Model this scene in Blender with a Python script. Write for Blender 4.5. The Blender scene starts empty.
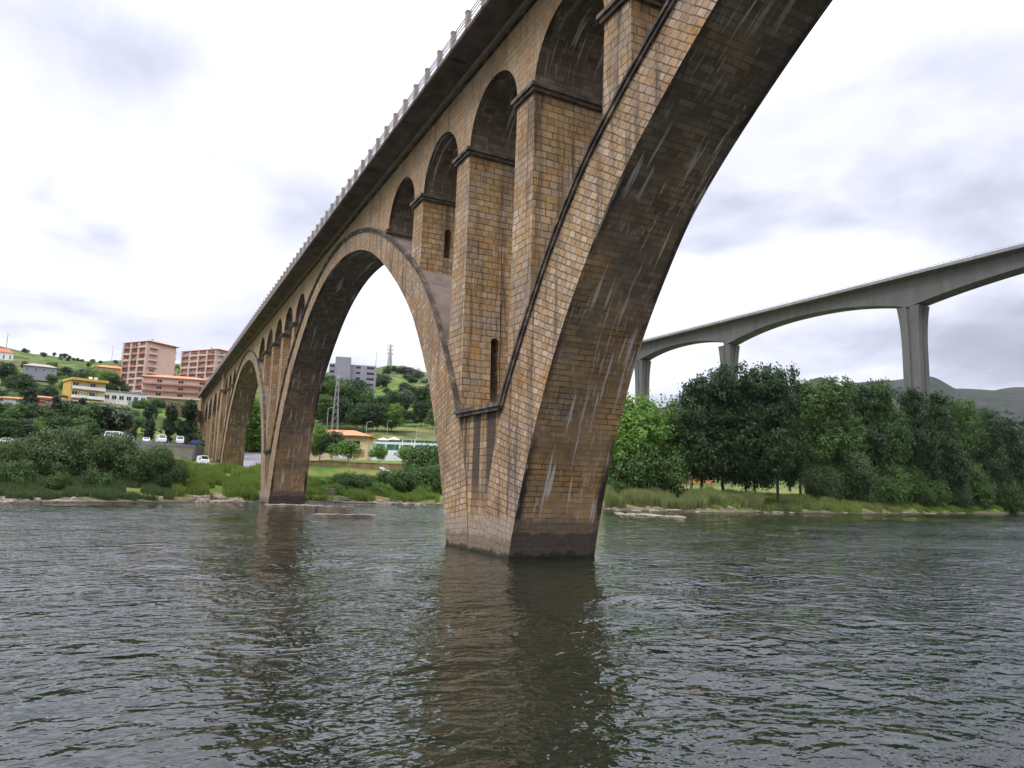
import bpy, math, random
import numpy as np
from mathutils import Vector, Matrix, noise
SC = bpy.context.scene
COL = SC.collection
rad = math.radians
CAMX, CAMY, CAMZ = -19.1, 0.0, 4.0
FPX, PITCH, ROLL, YAW = 711.7, rad(8.262), rad(1.808), rad(27.113)

# ------------------------------------------------------------ camera
def cam_axes():
    cy, sy, cp, sp = math.cos(YAW), math.sin(YAW), math.cos(PITCH), math.sin(PITCH)
    w = np.array([sy * cp, cy * cp, sp]); r0 = np.array([cy, -sy, 0.0]); u0 = np.cross(r0, w)
    r = math.cos(ROLL) * r0 + math.sin(ROLL) * u0
    u = -math.sin(ROLL) * r0 + math.cos(ROLL) * u0
    return r, u, w
CR, CU, CW = cam_axes()
cd = bpy.data.cameras.new('camera'); cam = bpy.data.objects.new('camera', cd); COL.objects.link(cam)
cd.sensor_fit = 'HORIZONTAL'; cd.sensor_width = 36.0; cd.lens = FPX / 1024 * 36.0
cd.clip_start = 0.1; cd.clip_end = 20000
cam.matrix_world = Matrix(((CR[0], CU[0], -CW[0], CAMX), (CR[1], CU[1], -CW[1], CAMY), (CR[2], CU[2], -CW[2], CAMZ), (0, 0, 0, 1)))
SC.camera = cam
SC.view_settings.view_transform = 'Standard'
SC.view_settings.look = 'None'
SC.view_settings.exposure = 0.12
SC.view_settings.gamma = 1.0
SC.cycles.max_bounces = 6
SC.cycles.diffuse_bounces = 3
SC.cycles.transparent_max_bounces = 6
SC.cycles.volume_bounces = 0

# ------------------------------------------------------------ node helpers
class NT:
    def __init__(s, tree): s.t = tree; s.n = tree.nodes; s.l = tree.links
    def node(s, kind, **kw):
        n = s.n.new(kind)
        for k, v in kw.items(): setattr(n, k, v)
        return n
    def put(s, sock, v):
        if v is None: return
        if isinstance(v, bpy.types.NodeSocket): s.l.new(v, sock)
        elif isinstance(v, (tuple, list)) and sock.type == 'RGBA' and len(v) == 3: sock.default_value = (*v, 1)
        else: sock.default_value = v
    def math(s, op, a, b=None, c=None, clamp=False):
        n = s.node('ShaderNodeMath', operation=op); n.use_clamp = clamp
        s.put(n.inputs[0], a); s.put(n.inputs[1], b)
        if c is not None: s.put(n.inputs[2], c)
        return n.outputs[0]
    def mix(s, f, a, b, mode='MIX'):
        n = s.node('ShaderNodeMix', data_type='RGBA', blend_type=mode)
        s.put(n.inputs[0], f); s.put(n.inputs[6], a); s.put(n.inputs[7], b)
        return n.outputs[2]
    def noise(s, vec, scale, detail=3.0, rough=0.5, dist=0.0):
        n = s.node('ShaderNodeTexNoise'); s.put(n.inputs['Vector'], vec)
        n.inputs['Scale'].default_value = scale; n.inputs['Detail'].default_value = detail
        n.inputs['Roughness'].default_value = rough; n.inputs['Distortion'].default_value = dist
        return n.outputs['Fac']
    def ramp(s, f, stops, interp='LINEAR'):
        n = s.node('ShaderNodeValToRGB'); s.put(n.inputs[0], f); cr = n.color_ramp; cr.interpolation = interp
        while len(cr.elements) > 1: cr.elements.remove(cr.elements[-1])
        cr.elements[0].position = stops[0][0]; cr.elements[0].color = (*stops[0][1], 1)
        for p, c in stops[1:]:
            e = cr.elements.new(p); e.color = (*c, 1)
        return n.outputs[0]
    def mask(s, f, a, b):
        n = s.node('ShaderNodeMapRange'); s.put(n.inputs[0], f)
        n.inputs[1].default_value = a; n.inputs[2].default_value = b
        return n.outputs[0]
    def mapping(s, vec, scale=(1, 1, 1), loc=(0, 0, 0), rot=(0, 0, 0)):
        n = s.node('ShaderNodeMapping'); s.put(n.inputs[0], vec)
        n.inputs['Location'].default_value = loc; n.inputs['Rotation'].default_value = rot; n.inputs['Scale'].default_value = scale
        return n.outputs[0]
    def sep(s, vec):
        n = s.node('ShaderNodeSeparateXYZ'); s.put(n.inputs[0], vec); return n.outputs
    def comb(s, x, y, z):
        n = s.node('ShaderNodeCombineXYZ'); s.put(n.inputs[0], x); s.put(n.inputs[1], y); s.put(n.inputs[2], z); return n.outputs[0]

# ------------------------------------------------------------ world and sun
SUN_EL, SUN_AZ = rad(52), rad(-115)       # azimuth clockwise from +Y
w = bpy.data.worlds.new('World'); SC.world = w; w.use_nodes = True
N = NT(w.node_tree); N.n.clear()
sky = N.node('ShaderNodeTexSky', sky_type='NISHITA'); sky.sun_disc = False
sky.sun_elevation = SUN_EL; sky.sun_rotation = SUN_AZ; sky.air_density = 1.0; sky.dust_density = 2.0
tc = N.node('ShaderNodeTexCoord').outputs['Generated']
sx, sy, sz = N.sep(tc)
zz = N.math('ADD', N.math('MAXIMUM', sz, 0.0), 0.22)
pl = N.comb(N.math('DIVIDE', sx, zz), N.math('DIVIDE', sy, zz), 0.0)
n1 = N.noise(N.mapping(pl, loc=(3.1, 1.7, 0.4)), 1.15, 6.0, 0.52, 0.25)
n2 = N.noise(N.mapping(pl, loc=(9.4, -2.2, 5.0)), 0.45, 3.0, 0.5)
side = N.math('MULTIPLY', N.math('SUBTRACT', sx, 0.15), 0.07)       # thicker cloud towards the east
k = N.math('SUBTRACT', N.math('ADD', n1, side), N.math('MULTIPLY', N.math('SUBTRACT', n2, 0.5), 0.5))
def sky_dir(px, py):
    d = (px - 512) * CR - (py - 384) * CU + FPX * CW; d = d / np.linalg.norm(d); z = max(d[2], 0) + .22; return d[0] / z, d[1] / z
wobn = N.node('ShaderNodeTexNoise'); N.put(wobn.inputs['Vector'], pl); wobn.inputs['Scale'].default_value = 4.0; wobn.inputs['Detail'].default_value = 5
plw = N.node('ShaderNodeVectorMath', operation='MULTIPLY_ADD'); N.put(plw.inputs[0], wobn.outputs['Color']); plw.inputs[1].default_value = (.34, .34, 0); N.put(plw.inputs[2], pl)
for cx, cy, ex, ey, amt in [(48, 190, 34, 22, .13), (98, 232, 46, 24, .13), (300, 205, 46, 42, .13), (200, 40, 70, 30, .04), (325, 90, 40, 30, .06), (20, 335, 40, 12, .12), (110, 350, 60, 10, .06),
        (760, 215, 90, 22, .12), (720, 240, 60, 12, .10), (960, 170, 80, 34, .12), (890, 215, 60, 20, .10), (990, 215, 60, 30, .11), (1000, 300, 60, 20, .10), (690, 350, 60, 20, .08), (960, 350, 80, 16, .07), (880, 330, 90, 16, .08)]:
    a0 = sky_dir(cx, cy); a1 = sky_dir(cx + ex, cy); a2 = sky_dir(cx, cy + ey)
    M2 = np.linalg.inv(np.array([[a1[0] - a0[0], a2[0] - a0[0]], [a1[1] - a0[1], a2[1] - a0[1]]]))
    q = N.node('ShaderNodeVectorMath', operation='SUBTRACT'); N.put(q.inputs[0], plw.outputs[0]); q.inputs[1].default_value = (a0[0] + .17, a0[1] + .17, 0)
    d1 = N.node('ShaderNodeVectorMath', operation='DOT_PRODUCT'); N.put(d1.inputs[0], q.outputs[0]); d1.inputs[1].default_value = (M2[0][0], M2[0][1], 0)
    d2 = N.node('ShaderNodeVectorMath', operation='DOT_PRODUCT'); N.put(d2.inputs[0], q.outputs[0]); d2.inputs[1].default_value = (M2[1][0], M2[1][1], 0)
    rr2 = N.math('SQRT', N.math('ADD', N.math('MULTIPLY', d1.outputs['Value'], d1.outputs['Value']), N.math('MULTIPLY', d2.outputs['Value'], d2.outputs['Value'])))
    k = N.math('ADD', k, N.math('MULTIPLY', N.mask(rr2, 1.5, .3), amt))
k = N.math('SUBTRACT', k, .032)
cloud = N.ramp(k, [(0.0, (11.8, 12.0, 13.4)), (0.34, (10.9, 11.1, 12.4)), (0.41, (9.9, 10.1, 11.4)), (0.46, (9.1, 9.3, 10.7)), (0.51, (8.0, 8.2, 9.7)), (0.57, (6.6, 6.9, 8.3)), (0.64, (5.3, 5.5, 6.6)), (0.8, (4.0, 4.2, 5.2))])
zen = N.mask(sz, .48, .90)
cloud = N.mix(1.0, cloud, N.ramp(zen, [(0.0, (1.0, 1.0, 1.0)), (1.0, (4.2, 4.2, 4.2))]), 'MULTIPLY')
skyc = N.mix(0.93, sky.outputs[0], cloud)
bg = N.node('ShaderNodeBackground'); N.put(bg.inputs[0], skyc); bg.inputs[1].default_value = 0.10
N.l.new(bg.outputs[0], N.node('ShaderNodeOutputWorld').inputs[0])
sd = bpy.data.lights.new('sun', 'SUN'); sun = bpy.data.objects.new('sun', sd); COL.objects.link(sun)
sd.energy = 1.0; sd.angle = rad(14); sd.color = (1.0, 0.96, 0.9)
sdir = Vector((math.sin(SUN_AZ) * math.cos(SUN_EL), math.cos(SUN_AZ) * math.cos(SUN_EL), math.sin(SUN_EL)))
sun.rotation_euler = sdir.to_track_quat('Z', 'Y').to_euler(); sun.location = (-100, -60, 200)

# ------------------------------------------------------------ pixel rays and terrain profile
def pt(px, py, dist):
    """point at horizontal distance dist (m) from the viewpoint on the line of sight"""
    d = (px - 512) * CR - (py - 384) * CU + FPX * CW
    t = dist / math.hypot(d[0], d[1])
    return CAMX + d[0] * t, CAMY + d[1] * t, CAMZ + d[2] * t
def bearing(px):
    x, y, z = pt(px, 490, 100.0)
    return math.degrees(math.atan2(x - CAMX, y - CAMY))
# (column, shore distance, [(distance, height in m | 'row' on which that ground shows)])
PROF = [
 (0, 114, [(120, 1.0), (135, 3.5), (165, 7), (198, 10), (225, 11), (262, 'p425'), (330, 'p405'), (420, 'p392'), (700, 'p366'), (1000, 'p348.5'), (1500, 120)]),
 (60, 119, [(126, 1.2), (140, 3.5), (172, 7), (200, 10), (232, 11), (262, 'p428'), (330, 'p407'), (420, 'p394'), (700, 'p370'), (1050, 'p356.5'), (1500, 120)]),
 (110, 122, [(129, 1.2), (145, 3.5), (180, 8), (205, 'p442'), (238, 'p440'), (262, 'p426'), (320, 'p405'), (400, 'p397'), (700, 'p376'), (1100, 'p359'), (1600, 120)]),
 (165, 127, [(134, 1.2), (150, 3.5), (185, 7.5), (208, 9.5), (240, 'p447'), (265, 'p432'), (320, 'p408'), (390, 'p399'), (700, 'p378'), (1150, 'p364'), (1600, 120)]),
 (200, 131, [(138, 1.2), (152, 3.4), (190, 6.5), (215, 8.2), (245, 9.5), (285, 13), (312, 'p404'), (390, 'p398'), (600, 'p385'), (1150, 'p366'), (1600, 120)]),
 (265, 136, [(142, 1.0), (156, 3.0), (178, 5.5), (210, 7.6), (262, 8.2), (300, 10), (345, 25), (420, 38), (600, 'p395'), (1000, 'p372'), (1500, 120)]),
 (330, 142, [(149, 1.2), (160, 2.6), (172, 4.6), (196, 5.4), (206, 'p463'), (218, 'p460'), (243, 'p459'), (262, 'p442'), (330, 'p424'), (420, 'p408'), (600, 'p388'), (800, 'p372'), (1200, 110)]),
 (385, 146, [(153, 1.2), (163, 2.6), (176, 4.6), (198, 5.4), (208, 'p465'), (220, 'p461'), (250, 'p459'), (264, 'p444'), (330, 'p424'), (420, 'p405'), (560, 'p386'), (760, 'p364'), (1200, 110)]),
 (430, 148, [(155, 1.2), (165, 2.6), (178, 4.6), (200, 5.4), (210, 'p466'), (222, 'p462'), (252, 'p460'), (266, 'p446'), (330, 'p424'), (420, 'p406'), (560, 'p388'), (760, 'p373'), (1200, 100)]),
 (520, 150, [(157, 1.2), (170, 2.6), (200, 4.5), (250, 7), (320, 15), (450, 'p440'), (900, 'p410'), (1400, 'p400'), (2000, 120)]),
 (610, 152, [(158, 0.8), (166, 2.3), (178, 3.6), (230, 4.6), (320, 7), (500, 'p465'), (1000, 'p435'), (1600, 'p410'), (2500, 180)]),
 (700, 162, [(168, 0.8), (176, 2.3), (188, 3.6), (240, 4.6), (340, 7), (600, 'p465'), (1200, 'p430'), (2000, 'p398'), (2800, 180)]),
 (795, 192, [(198, 0.8), (207, 2.3), (219, 3.6), (270, 4.6), (400, 7), (700, 'p470'), (1300, 'p415'), (1900, 'p386'), (2500, 200)]),
 (824, 203, [(209, 0.8), (217, 2.3), (229, 3.6), (280, 4.6), (400, 7), (700, 'p470'), (1300, 'p412'), (1900, 'p377.5'), (2600, 200)]),
 (850, 214, [(220, 0.8), (228, 2.3), (240, 3.6), (290, 4.6), (400, 7), (700, 'p472'), (1300, 'p420'), (1900, 'p385'), (2500, 230), (3100, 'p381')]),
 (900, 240, [(247, 0.8), (256, 2.3), (268, 3.6), (310, 4.6), (450, 7), (900, 'p470'), (1600, 'p430'), (2400, 'p400'), (3200, 'p379.5'), (4500, 250)]),
 (935, 265, [(272, 0.8), (282, 2.3), (294, 3.6), (330, 4.6), (500, 7), (900, 'p472'), (1600, 'p440'), (2400, 'p405'), (3200, 'p376'), (4500, 250)]),
 (972, 295, [(302, 0.8), (312, 2.3), (324, 3.6), (360, 4.6), (520, 7), (1000, 'p474'), (1800, 'p445'), (2600, 'p415'), (3400, 'p386'), (4500, 250)]),
 (1024, 350, [(358, 0.8), (370, 2.3), (382, 3.6), (420, 4.6), (600, 7), (1000, 'p480'), (1800, 'p450'), (2600, 'p420'), (3600, 'p386'), (4800, 250)]),
 (1200, 560, [(570, 0.8), (600, 3.0), (800, 7), (1500, 30), (2600, 150), (3800, 380), (4800, 250)]),
]
TB, TP = [], []
for px, sh, lst in PROF:
    pr = [(0, -3.0), (sh - 14, -1.6), (sh - 3, -0.35), (sh, 0.02)]
    for d, v in lst:
        pr.append((d, v if not isinstance(v, str) else pt(px, float(v[1:]), d)[2]))
    TB.append(bearing(px)); TP.append(pr)
def extra(b, sh, lst):
    pr = [(0, -3.0), (sh - 14, -1.6), (sh - 3, -0.35), (sh, 0.02)] + lst
    TB.append(b); TP.append(pr)
base0 = TP[0][4:]
for b in (-25, -45, -65):
    sh = 112 / math.cos(rad(b)); extra(b, sh, [(d - 114 + sh, z) for d, z in base0])
extra(-82, 900, [(920, 4), (1500, 60), (2500, 200)])
extra(85, 1500, [(1520, 3), (1700, 20), (2600, 180), (4000, 330)])
extra(105, 700, [(720, 4), (900, 30), (2000, 200)])
extra(140, 220, [(230, 3), (300, 8), (600, 60), (1500, 200)])
extra(180, 160, [(170, 3), (240, 8), (600, 60), (1500, 200)])
extra(-140, 220, [(230, 3), (300, 8), (600, 60), (1500, 200)])
extra(-105, 600, [(620, 3), (700, 8), (1200, 60), (2500, 200)])
extra(-180, 160, [(170, 3), (240, 8), (600, 60), (1500, 200)])
order = np.argsort(TB); TB = [TB[i] for i in order]; TP = [TP[i] for i in order]
DG = np.concatenate([np.arange(0, 100, 20.0), np.arange(100, 320, 2.0), np.geomspace(320, 6000, 130)])
TZ = np.array([np.interp(DG, [a for a, _ in p], [b for _, b in p]) for p in TP])
def ground(x, y):
    dx, dy = x - CAMX, y - CAMY
    D = math.hypot(dx, dy); b = math.degrees(math.atan2(dx, dy))
    i = int(np.searchsorted(TB, b)) - 1; i = max(0, min(len(TB) - 2, i))
    t = (b - TB[i]) / (TB[i + 1] - TB[i]); t = min(1, max(0, t)); t = t * t * (3 - 2 * t)
    z = float(np.interp(D, DG, TZ[i])) * (1 - t) + float(np.interp(D, DG, TZ[i + 1])) * t
    if D > 100 and D < 3:
        pass
    amp = min(1.0, max(0.0, (D - 255) / 300)) * min(14.0, D * 0.012)
    z += amp * (noise.noise(Vector((x * .006, y * .006, 3.3))) + .4 * noise.noise(Vector((x * .02, y * .02, 7.1)))) * .8
    if 0.0 < z < 9: z += .25 * noise.noise(Vector((x * .15, y * .15, 1.1))) * min(1, z)
    if -1.6 < z < 0.9: z += .35 * noise.noise(Vector((x * .09, y * .09, 5.1)))
    return z
def on_ground(px, dist, py=470):
    x, y, _ = pt(px, py, dist)
    return x, y, ground(x, y)

# ------------------------------------------------------------ mesh builder
TAPER = 0
class MB:
    def __init__(s): s.v = []; s.f = []; s.uv = []; s.m = []
    def face(s, pts, uvs=None, mi=0):
        b = len(s.v); s.v.extend([tuple(p) for p in pts]); s.f.append(tuple(range(b, b + len(pts))))
        s.uv.append(uvs if uvs else [(0, 0)] * len(pts)); s.m.append(mi)
    def box(s, x0, x1, y0, y1, z0, z1, mi=0):
        q = s.face
        q([(x0, y0, z0), (x0, y0, z1), (x0, y1, z1), (x0, y1, z0)], [(y0, z0), (y0, z1), (y1, z1), (y1, z0)], mi)
        q([(x1, y0, z0), (x1, y1, z0), (x1, y1, z1), (x1, y0, z1)], [(y0, z0), (y1, z0), (y1, z1), (y0, z1)], mi)
        q([(x0, y0, z0), (x1, y0, z0), (x1, y0, z1), (x0, y0, z1)], [(x0, z0), (x1, z0), (x1, z1), (x0, z1)], mi)
        q([(x0, y1, z0), (x0, y1, z1), (x1, y1, z1), (x1, y1, z0)], [(x0, z0), (x0, z1), (x1, z1), (x1, z0)], mi)
        q([(x0, y0, z1), (x1, y0, z1), (x1, y1, z1), (x0, y1, z1)], [(x0, y0), (x1, y0), (x1, y1), (x0, y1)], mi)
        q([(x0, y0, z0), (x0, y1, z0), (x1, y1, z0), (x1, y0, z0)], [(x0, y0), (x0, y1), (x1, y1), (x1, y0)], mi)
    def tube(s, p0, p1, r0, r1, n=6, mi=0, cap=True):
        p0, p1 = Vector(p0), Vector(p1); d = (p1 - p0)
        if d.length < 1e-6: return
        d.normalize(); a = d.orthogonal().normalized(); b = d.cross(a)
        R0 = [p0 + (a * math.cos(2 * math.pi * i / n) + b * math.sin(2 * math.pi * i / n)) * r0 for i in range(n)]
        R1 = [p1 + (a * math.cos(2 * math.pi * i / n) + b * math.sin(2 * math.pi * i / n)) * r1 for i in range(n)]
        for i in range(n):
            j = (i + 1) % n
            s.face([R0[i], R0[j], R1[j], R1[i]], None, mi)
        if cap: s.face(R1, None, mi); s.face(R0[::-1], None, mi)
    def build(s, name, mats, parent=None, loc=(0, 0, 0), smooth=False, origin=None, merge=False):
        o0 = Vector(origin) if origin is not None else Vector((0, 0, 0))
        v = np.array(s.v, dtype=np.float64).reshape(-1, 3)
        if TAPER:
            kx = 1 - .0076 * np.clip(v[:, 2], 0, 18.0) - .015
            v[:, 0] = np.where(v[:, 0] <= 0, v[:, 0], np.where(v[:, 0] < TAPER, v[:, 0] * kx, v[:, 0] - TAPER * (1 - kx)))
        v = v - np.array(o0)
        me = bpy.data.meshes.new(name); me.from_pydata(v.tolist(), [], s.f)
        uvl = me.uv_layers.new(name='UVMap')
        flat = [c for face in s.uv for q in face for c in q]
        uvl.data.foreach_set('uv', flat)
        if not isinstance(mats, (list, tuple)): mats = [mats]
        for m in mats: me.materials.append(m)
        me.polygons.foreach_set('material_index', s.m)
        if merge or smooth:
            import bmesh
            bm = bmesh.new(); bm.from_mesh(me); bmesh.ops.remove_doubles(bm, verts=bm.verts, dist=0.002)
            bm.to_mesh(me); bm.free()
        if smooth: me.polygons.foreach_set('use_smooth', [True] * len(me.polygons))
        me.update()
        o = bpy.data.objects.new(name, me); COL.objects.link(o)
        if parent: o.parent = parent
        o.location = Vector(loc) + o0 if parent is None else Vector(loc)
        return o
def tag(o, label=None, cat=None, group=None, kind=None):
    if label: o['label'] = label
    if cat: o['category'] = cat
    if group: o['group'] = group
    if kind: o['kind'] = kind
    return o
def empty(name, loc, rz=0, label=None, cat=None, group=None):
    o = bpy.data.objects.new(name, None); COL.objects.link(o); o.location = loc; o.rotation_euler = (0, 0, rz)
    o.empty_display_size = 1
    return tag(o, label, cat, group)
def copy_tree(o, parent=None):
    c = o.copy(); COL.objects.link(c); c.parent = parent
    for ch in list(o.children): copy_tree(ch, c)
    return c

# ------------------------------------------------------------ materials
def newmat(name):
    m = bpy.data.materials.new(name); m.use_nodes = True; t = NT(m.node_tree); t.n.clear()
    out = t.node('ShaderNodeOutputMaterial'); b = t.node('ShaderNodeBsdfPrincipled'); t.l.new(b.outputs[0], out.inputs[0])
    return m, t, b, out
def bump(t, h, strength=0.4, dist=0.05):
    n = t.node('ShaderNodeBump'); t.put(n.inputs['Height'], h); n.inputs['Strength'].default_value = strength
    n.inputs['Distance'].default_value = dist; return n.outputs[0]
def plain(name, col, rough=0.8, var=0.25, scale=1.5, metal=0.0):
    m, t, b, _ = newmat(name)
    pos = t.node('ShaderNodeTexCoord').outputs['Object']
    f = t.noise(pos, scale, 4, 0.6)
    lo = tuple(c * (1 - var) for c in col); hi = tuple(min(1, c * (1 + var)) for c in col)
    t.put(b.inputs['Base Color'], t.ramp(f, [(0.3, lo), (0.7, hi)]))
    b.inputs['Roughness'].default_value = rough; b.inputs['Metallic'].default_value = metal
    t.put(b.inputs['Normal'], bump(t, f, 0.2, 0.02))
    return m

def stone(name, row, width, kind='side'):
    m, t, b, _ = newmat(name)
    uv = t.node('ShaderNodeUVMap').outputs[0]
    pos = t.node('ShaderNodeNewGeometry').outputs['Position']
    px, py, pz = t.sep(pos)
    wob = t.node('ShaderNodeTexNoise'); t.put(wob.inputs['Vector'], uv); wob.inputs['Scale'].default_value = 1.3
    wv = t.node('ShaderNodeVectorMath', operation='MULTIPLY_ADD'); t.put(wv.inputs[0], wob.outputs['Color']); wv.inputs[1].default_value = (.16, .09, 0); t.put(wv.inputs[2], uv)
    br = t.node('ShaderNodeTexBrick'); t.put(br.inputs['Vector'], wv.outputs[0]); br.offset = 0.5; br.squash = .72; br.squash_frequency = 3
    br.inputs['Color1'].default_value = (0, 0, 0, 1); br.inputs['Color2'].default_value = (1, 1, 1, 1); br.inputs['Mortar'].default_value = (.5, .5, .5, 1)
    br.inputs['Scale'].default_value = 1.0; br.inputs['Brick Width'].default_value = width; br.inputs['Row Height'].default_value = row
    br.inputs['Mortar Size'].default_value = 0.035 if kind != 'soffit' else 0.03
    br.inputs['Mortar Smooth'].default_value = 0.35; br.inputs['Bias'].default_value = 0.0
    if kind == 'fine':
        c = t.ramp(br.outputs['Color'], [(0.0, (.36, .26, .165)), (.5, (.40, .29, .19)), (1.0, (.44, .33, .22))])
    elif kind == 'soffit':
        c = t.ramp(br.outputs['Color'], [(0.0, (.34, .22, .12)), (.3, (.42, .275, .15)), (.6, (.38, .26, .155)), (1.0, (.50, .33, .18))])
    else:
        c = t.ramp(br.outputs['Color'], [(0.0, (.31, .21, .125)), (.25, (.39, .265, .15)), (.5, (.43, .285, .15)), (.75, (.40, .30, .205)), (1.0, (.52, .385, .24))])
    if kind == 'side': c = t.mix(1.0, c, (.97, 1.02, 1.16), 'MULTIPLY')  # cool skylight on the side faces, painted into their colour
    # rusty and grey patches, several blocks wide
    f1 = t.noise(pos, 0.22, 4, 0.6); f2 = t.noise(t.mapping(pos, loc=(31, 7, 2)), 0.6, 4, 0.65)
    rust = t.mask(f2, .56, .70)
    c = t.mix(t.math('MULTIPLY', rust, .72), c, (.36, .175, .065) if kind != 'soffit' else (.36, .19, .075))
    grey = t.mask(t.noise(t.mapping(pos, loc=(3, 17, 9)), 0.33, 5, 0.6), .52, .68)
    c = t.mix(t.math('MULTIPLY', grey, .5), c, (.30, .265, .25) if kind != 'soffit' else (.20, .18, .16))
    c = t.mix(1.0, c, t.ramp(f1, [(0.25, (.62, .60, .58)), (.5, (.95, .95, .95)), (.8, (1.15, 1.15, 1.15))]), 'MULTIPLY')
    # grain inside each stone
    g = t.noise(pos, 3.2, 6, 0.72)
    c = t.mix(1.0, c, t.ramp(g, [(.25, (.68, .67, .66)), (.5, (1, 1, 1)), (.78, (1.22, 1.2, 1.18))]), 'MULTIPLY')
    # joints
    mort = (.075, .052, .036) if kind != 'soffit' else (.33, .29, .25)
    if kind == 'soffit':
        jm = t.mask(t.noise(pos, 0.5, 3, .6), .40, .62)
        mcol = t.mix(jm, (.045, .035, .028), (.29, .25, .215))
    elif kind == 'fine': mcol = (.24, .185, .135)
    else: mcol = t.mix(t.mask(t.noise(pos, .8, 3, .6), .42, .66), mort, (.25, .18, .12))
    c = t.mix(t.math('MULTIPLY', br.outputs['Fac'], .9), c, mcol)
    # black run-off stains, drawn out along the fall of the water
    if kind == 'soffit':
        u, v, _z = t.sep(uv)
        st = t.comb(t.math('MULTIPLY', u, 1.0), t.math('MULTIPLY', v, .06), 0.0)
        grime_shade = t.mask(t.math('ADD', t.noise(t.mapping(pos, loc=(5, 5, 5)), 0.22, 5, .65), t.math('MULTIPLY', pz, .020)), .62, .92)  # soot crust plus painted vault shade, both deepening with height
        c = t.mix(t.math('MULTIPLY', grime_shade, .82), c, t.ramp(br.outputs['Color'], [(0.0, (.075, .064, .055)), (.5, (.12, .102, .088)), (1.0, (.18, .15, .125))]))
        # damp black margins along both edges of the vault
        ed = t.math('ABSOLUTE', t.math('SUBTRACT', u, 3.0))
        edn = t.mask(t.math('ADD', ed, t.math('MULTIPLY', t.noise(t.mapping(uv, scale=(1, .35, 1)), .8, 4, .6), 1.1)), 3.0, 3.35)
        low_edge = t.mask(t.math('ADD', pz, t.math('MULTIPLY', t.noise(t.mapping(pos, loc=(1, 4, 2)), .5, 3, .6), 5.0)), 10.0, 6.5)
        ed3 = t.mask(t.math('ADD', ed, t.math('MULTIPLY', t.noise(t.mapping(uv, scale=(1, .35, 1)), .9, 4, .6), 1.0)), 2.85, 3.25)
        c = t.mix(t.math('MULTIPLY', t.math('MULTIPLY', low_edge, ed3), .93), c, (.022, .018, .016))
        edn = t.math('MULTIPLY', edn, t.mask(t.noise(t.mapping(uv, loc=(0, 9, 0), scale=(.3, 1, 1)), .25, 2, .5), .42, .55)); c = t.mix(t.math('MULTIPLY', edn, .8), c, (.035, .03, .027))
        # white lime runs
        brk = t.mask(t.noise(t.mapping(uv, loc=(7, 7, 0), scale=(1, .8, 1)), 4.0, 3, .7), .40, .58)
        for off, sc, lo, hi, cc in ((0, 3.0, .59, .66, .6), (40, 1.7, .61, .65, .95), (80, 5.0, .58, .68, .5), (120, 2.4, .61, .65, .85)):
            s2 = t.mapping(uv, loc=(off, off, 0), scale=(1, .07 if off in (40, 120) else .2, 1))
            lm = t.mask(t.noise(s2, sc, 3, .55, .1), lo, hi)
            sel = t.mask(t.noise(t.mapping(uv, loc=(off, 3, 0)), .22, 2, .5), .40, .55)
            c = t.mix(t.math('MULTIPLY', t.math('MULTIPLY', t.math('MULTIPLY', lm, sel), cc), brk if off not in (40, 120) else 1.0), c, (.56, .51, .47))
    else:
        s1 = t.mapping(pos, scale=(1.1, 1.1, .07))
        stn = t.mask(t.noise(s1, 1.0, 5, .68), .52, .66)
        wh = t.mask(t.noise(t.mapping(pos, loc=(2, 2, 2), scale=(2.6, 2.6, .12)), 1.0, 3, .6), .66, .72)
        amt = .80 if kind != 'fine' else .45
        if kind == 'wedge':
            amt = .92; stn = t.math('MULTIPLY', t.mask(t.noise(t.mapping(pos, scale=(.9, .9, .03)), 1.3, 3, .55), .40, .50), t.mask(pz, 1.6, 4.5))
        c = t.mix(t.math('MULTIPLY', stn, amt), c, (.055, .043, .038))
        c = t.mix(t.math('MULTIPLY', wh, .35), c, (.55, .50, .45))
    # tide marks at the foot
    tz = t.math('ADD', pz, t.math('MULTIPLY', t.math('SUBTRACT', t.noise(t.mapping(pos, scale=(1, 1, .3)), .9, 6, .7), .5), 1.5))
    band = t.mask(tz, 2.35, 2.05)
    if kind == 'soffit':
        c = t.mix(t.math('MULTIPLY', band, .8), c, t.ramp(g, [(.3, (.10, .08, .065)), (.7, (.19, .15, .12))]))
        low = t.mask(tz, 1.45, 1.3)
        c = t.mix(t.math('MULTIPLY', low, .85), c, t.ramp(g, [(.3, (.05, .04, .035)), (.7, (.10, .082, .07))]))
    else:
        c = t.mix(t.math('MULTIPLY', band, .62), c, t.ramp(g, [(.3, (.24, .20, .165)), (.7, (.36, .31, .265))]))
        low = t.mask(tz, 1.15, .85)
        c = t.mix(t.math('MULTIPLY', low, .75), c, t.ramp(g, [(.3, (.11, .088, .065)), (.7, (.19, .15, .115))]))
    wet = t.mask(tz, .28, .12)
    c = t.mix(t.math('MULTIPLY', wet, .9), c, (.03, .028, .018))
    hs = t.node('ShaderNodeHueSaturation'); hs.inputs['Saturation'].default_value = 1.16; t.put(hs.inputs['Color'], c); c = hs.outputs[0]
    t.put(b.inputs['Base Color'], c)
    b.inputs['Roughness'].default_value = .88
    b.inputs['Specular IOR Level'].default_value = .25
    hgt = t.math('ADD', t.math('MULTIPLY', br.outputs['Fac'], -1.0), t.math('ADD', t.math('MULTIPLY', g, .8), t.math('MULTIPLY', br.outputs['Color'], .25)))
    t.put(b.inputs['Normal'], bump(t, hgt, .8, .06))
    return m
M_SIDE = stone('ashlar', .46, .85, 'side')
M_FINE = stone('upper wall stone', .46, .95, 'fine')
M_CROSS = stone('ashlar cross face', .46, .90, 'cross')
M_RING = stone('voussoir', .36, .66, 'side')
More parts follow.
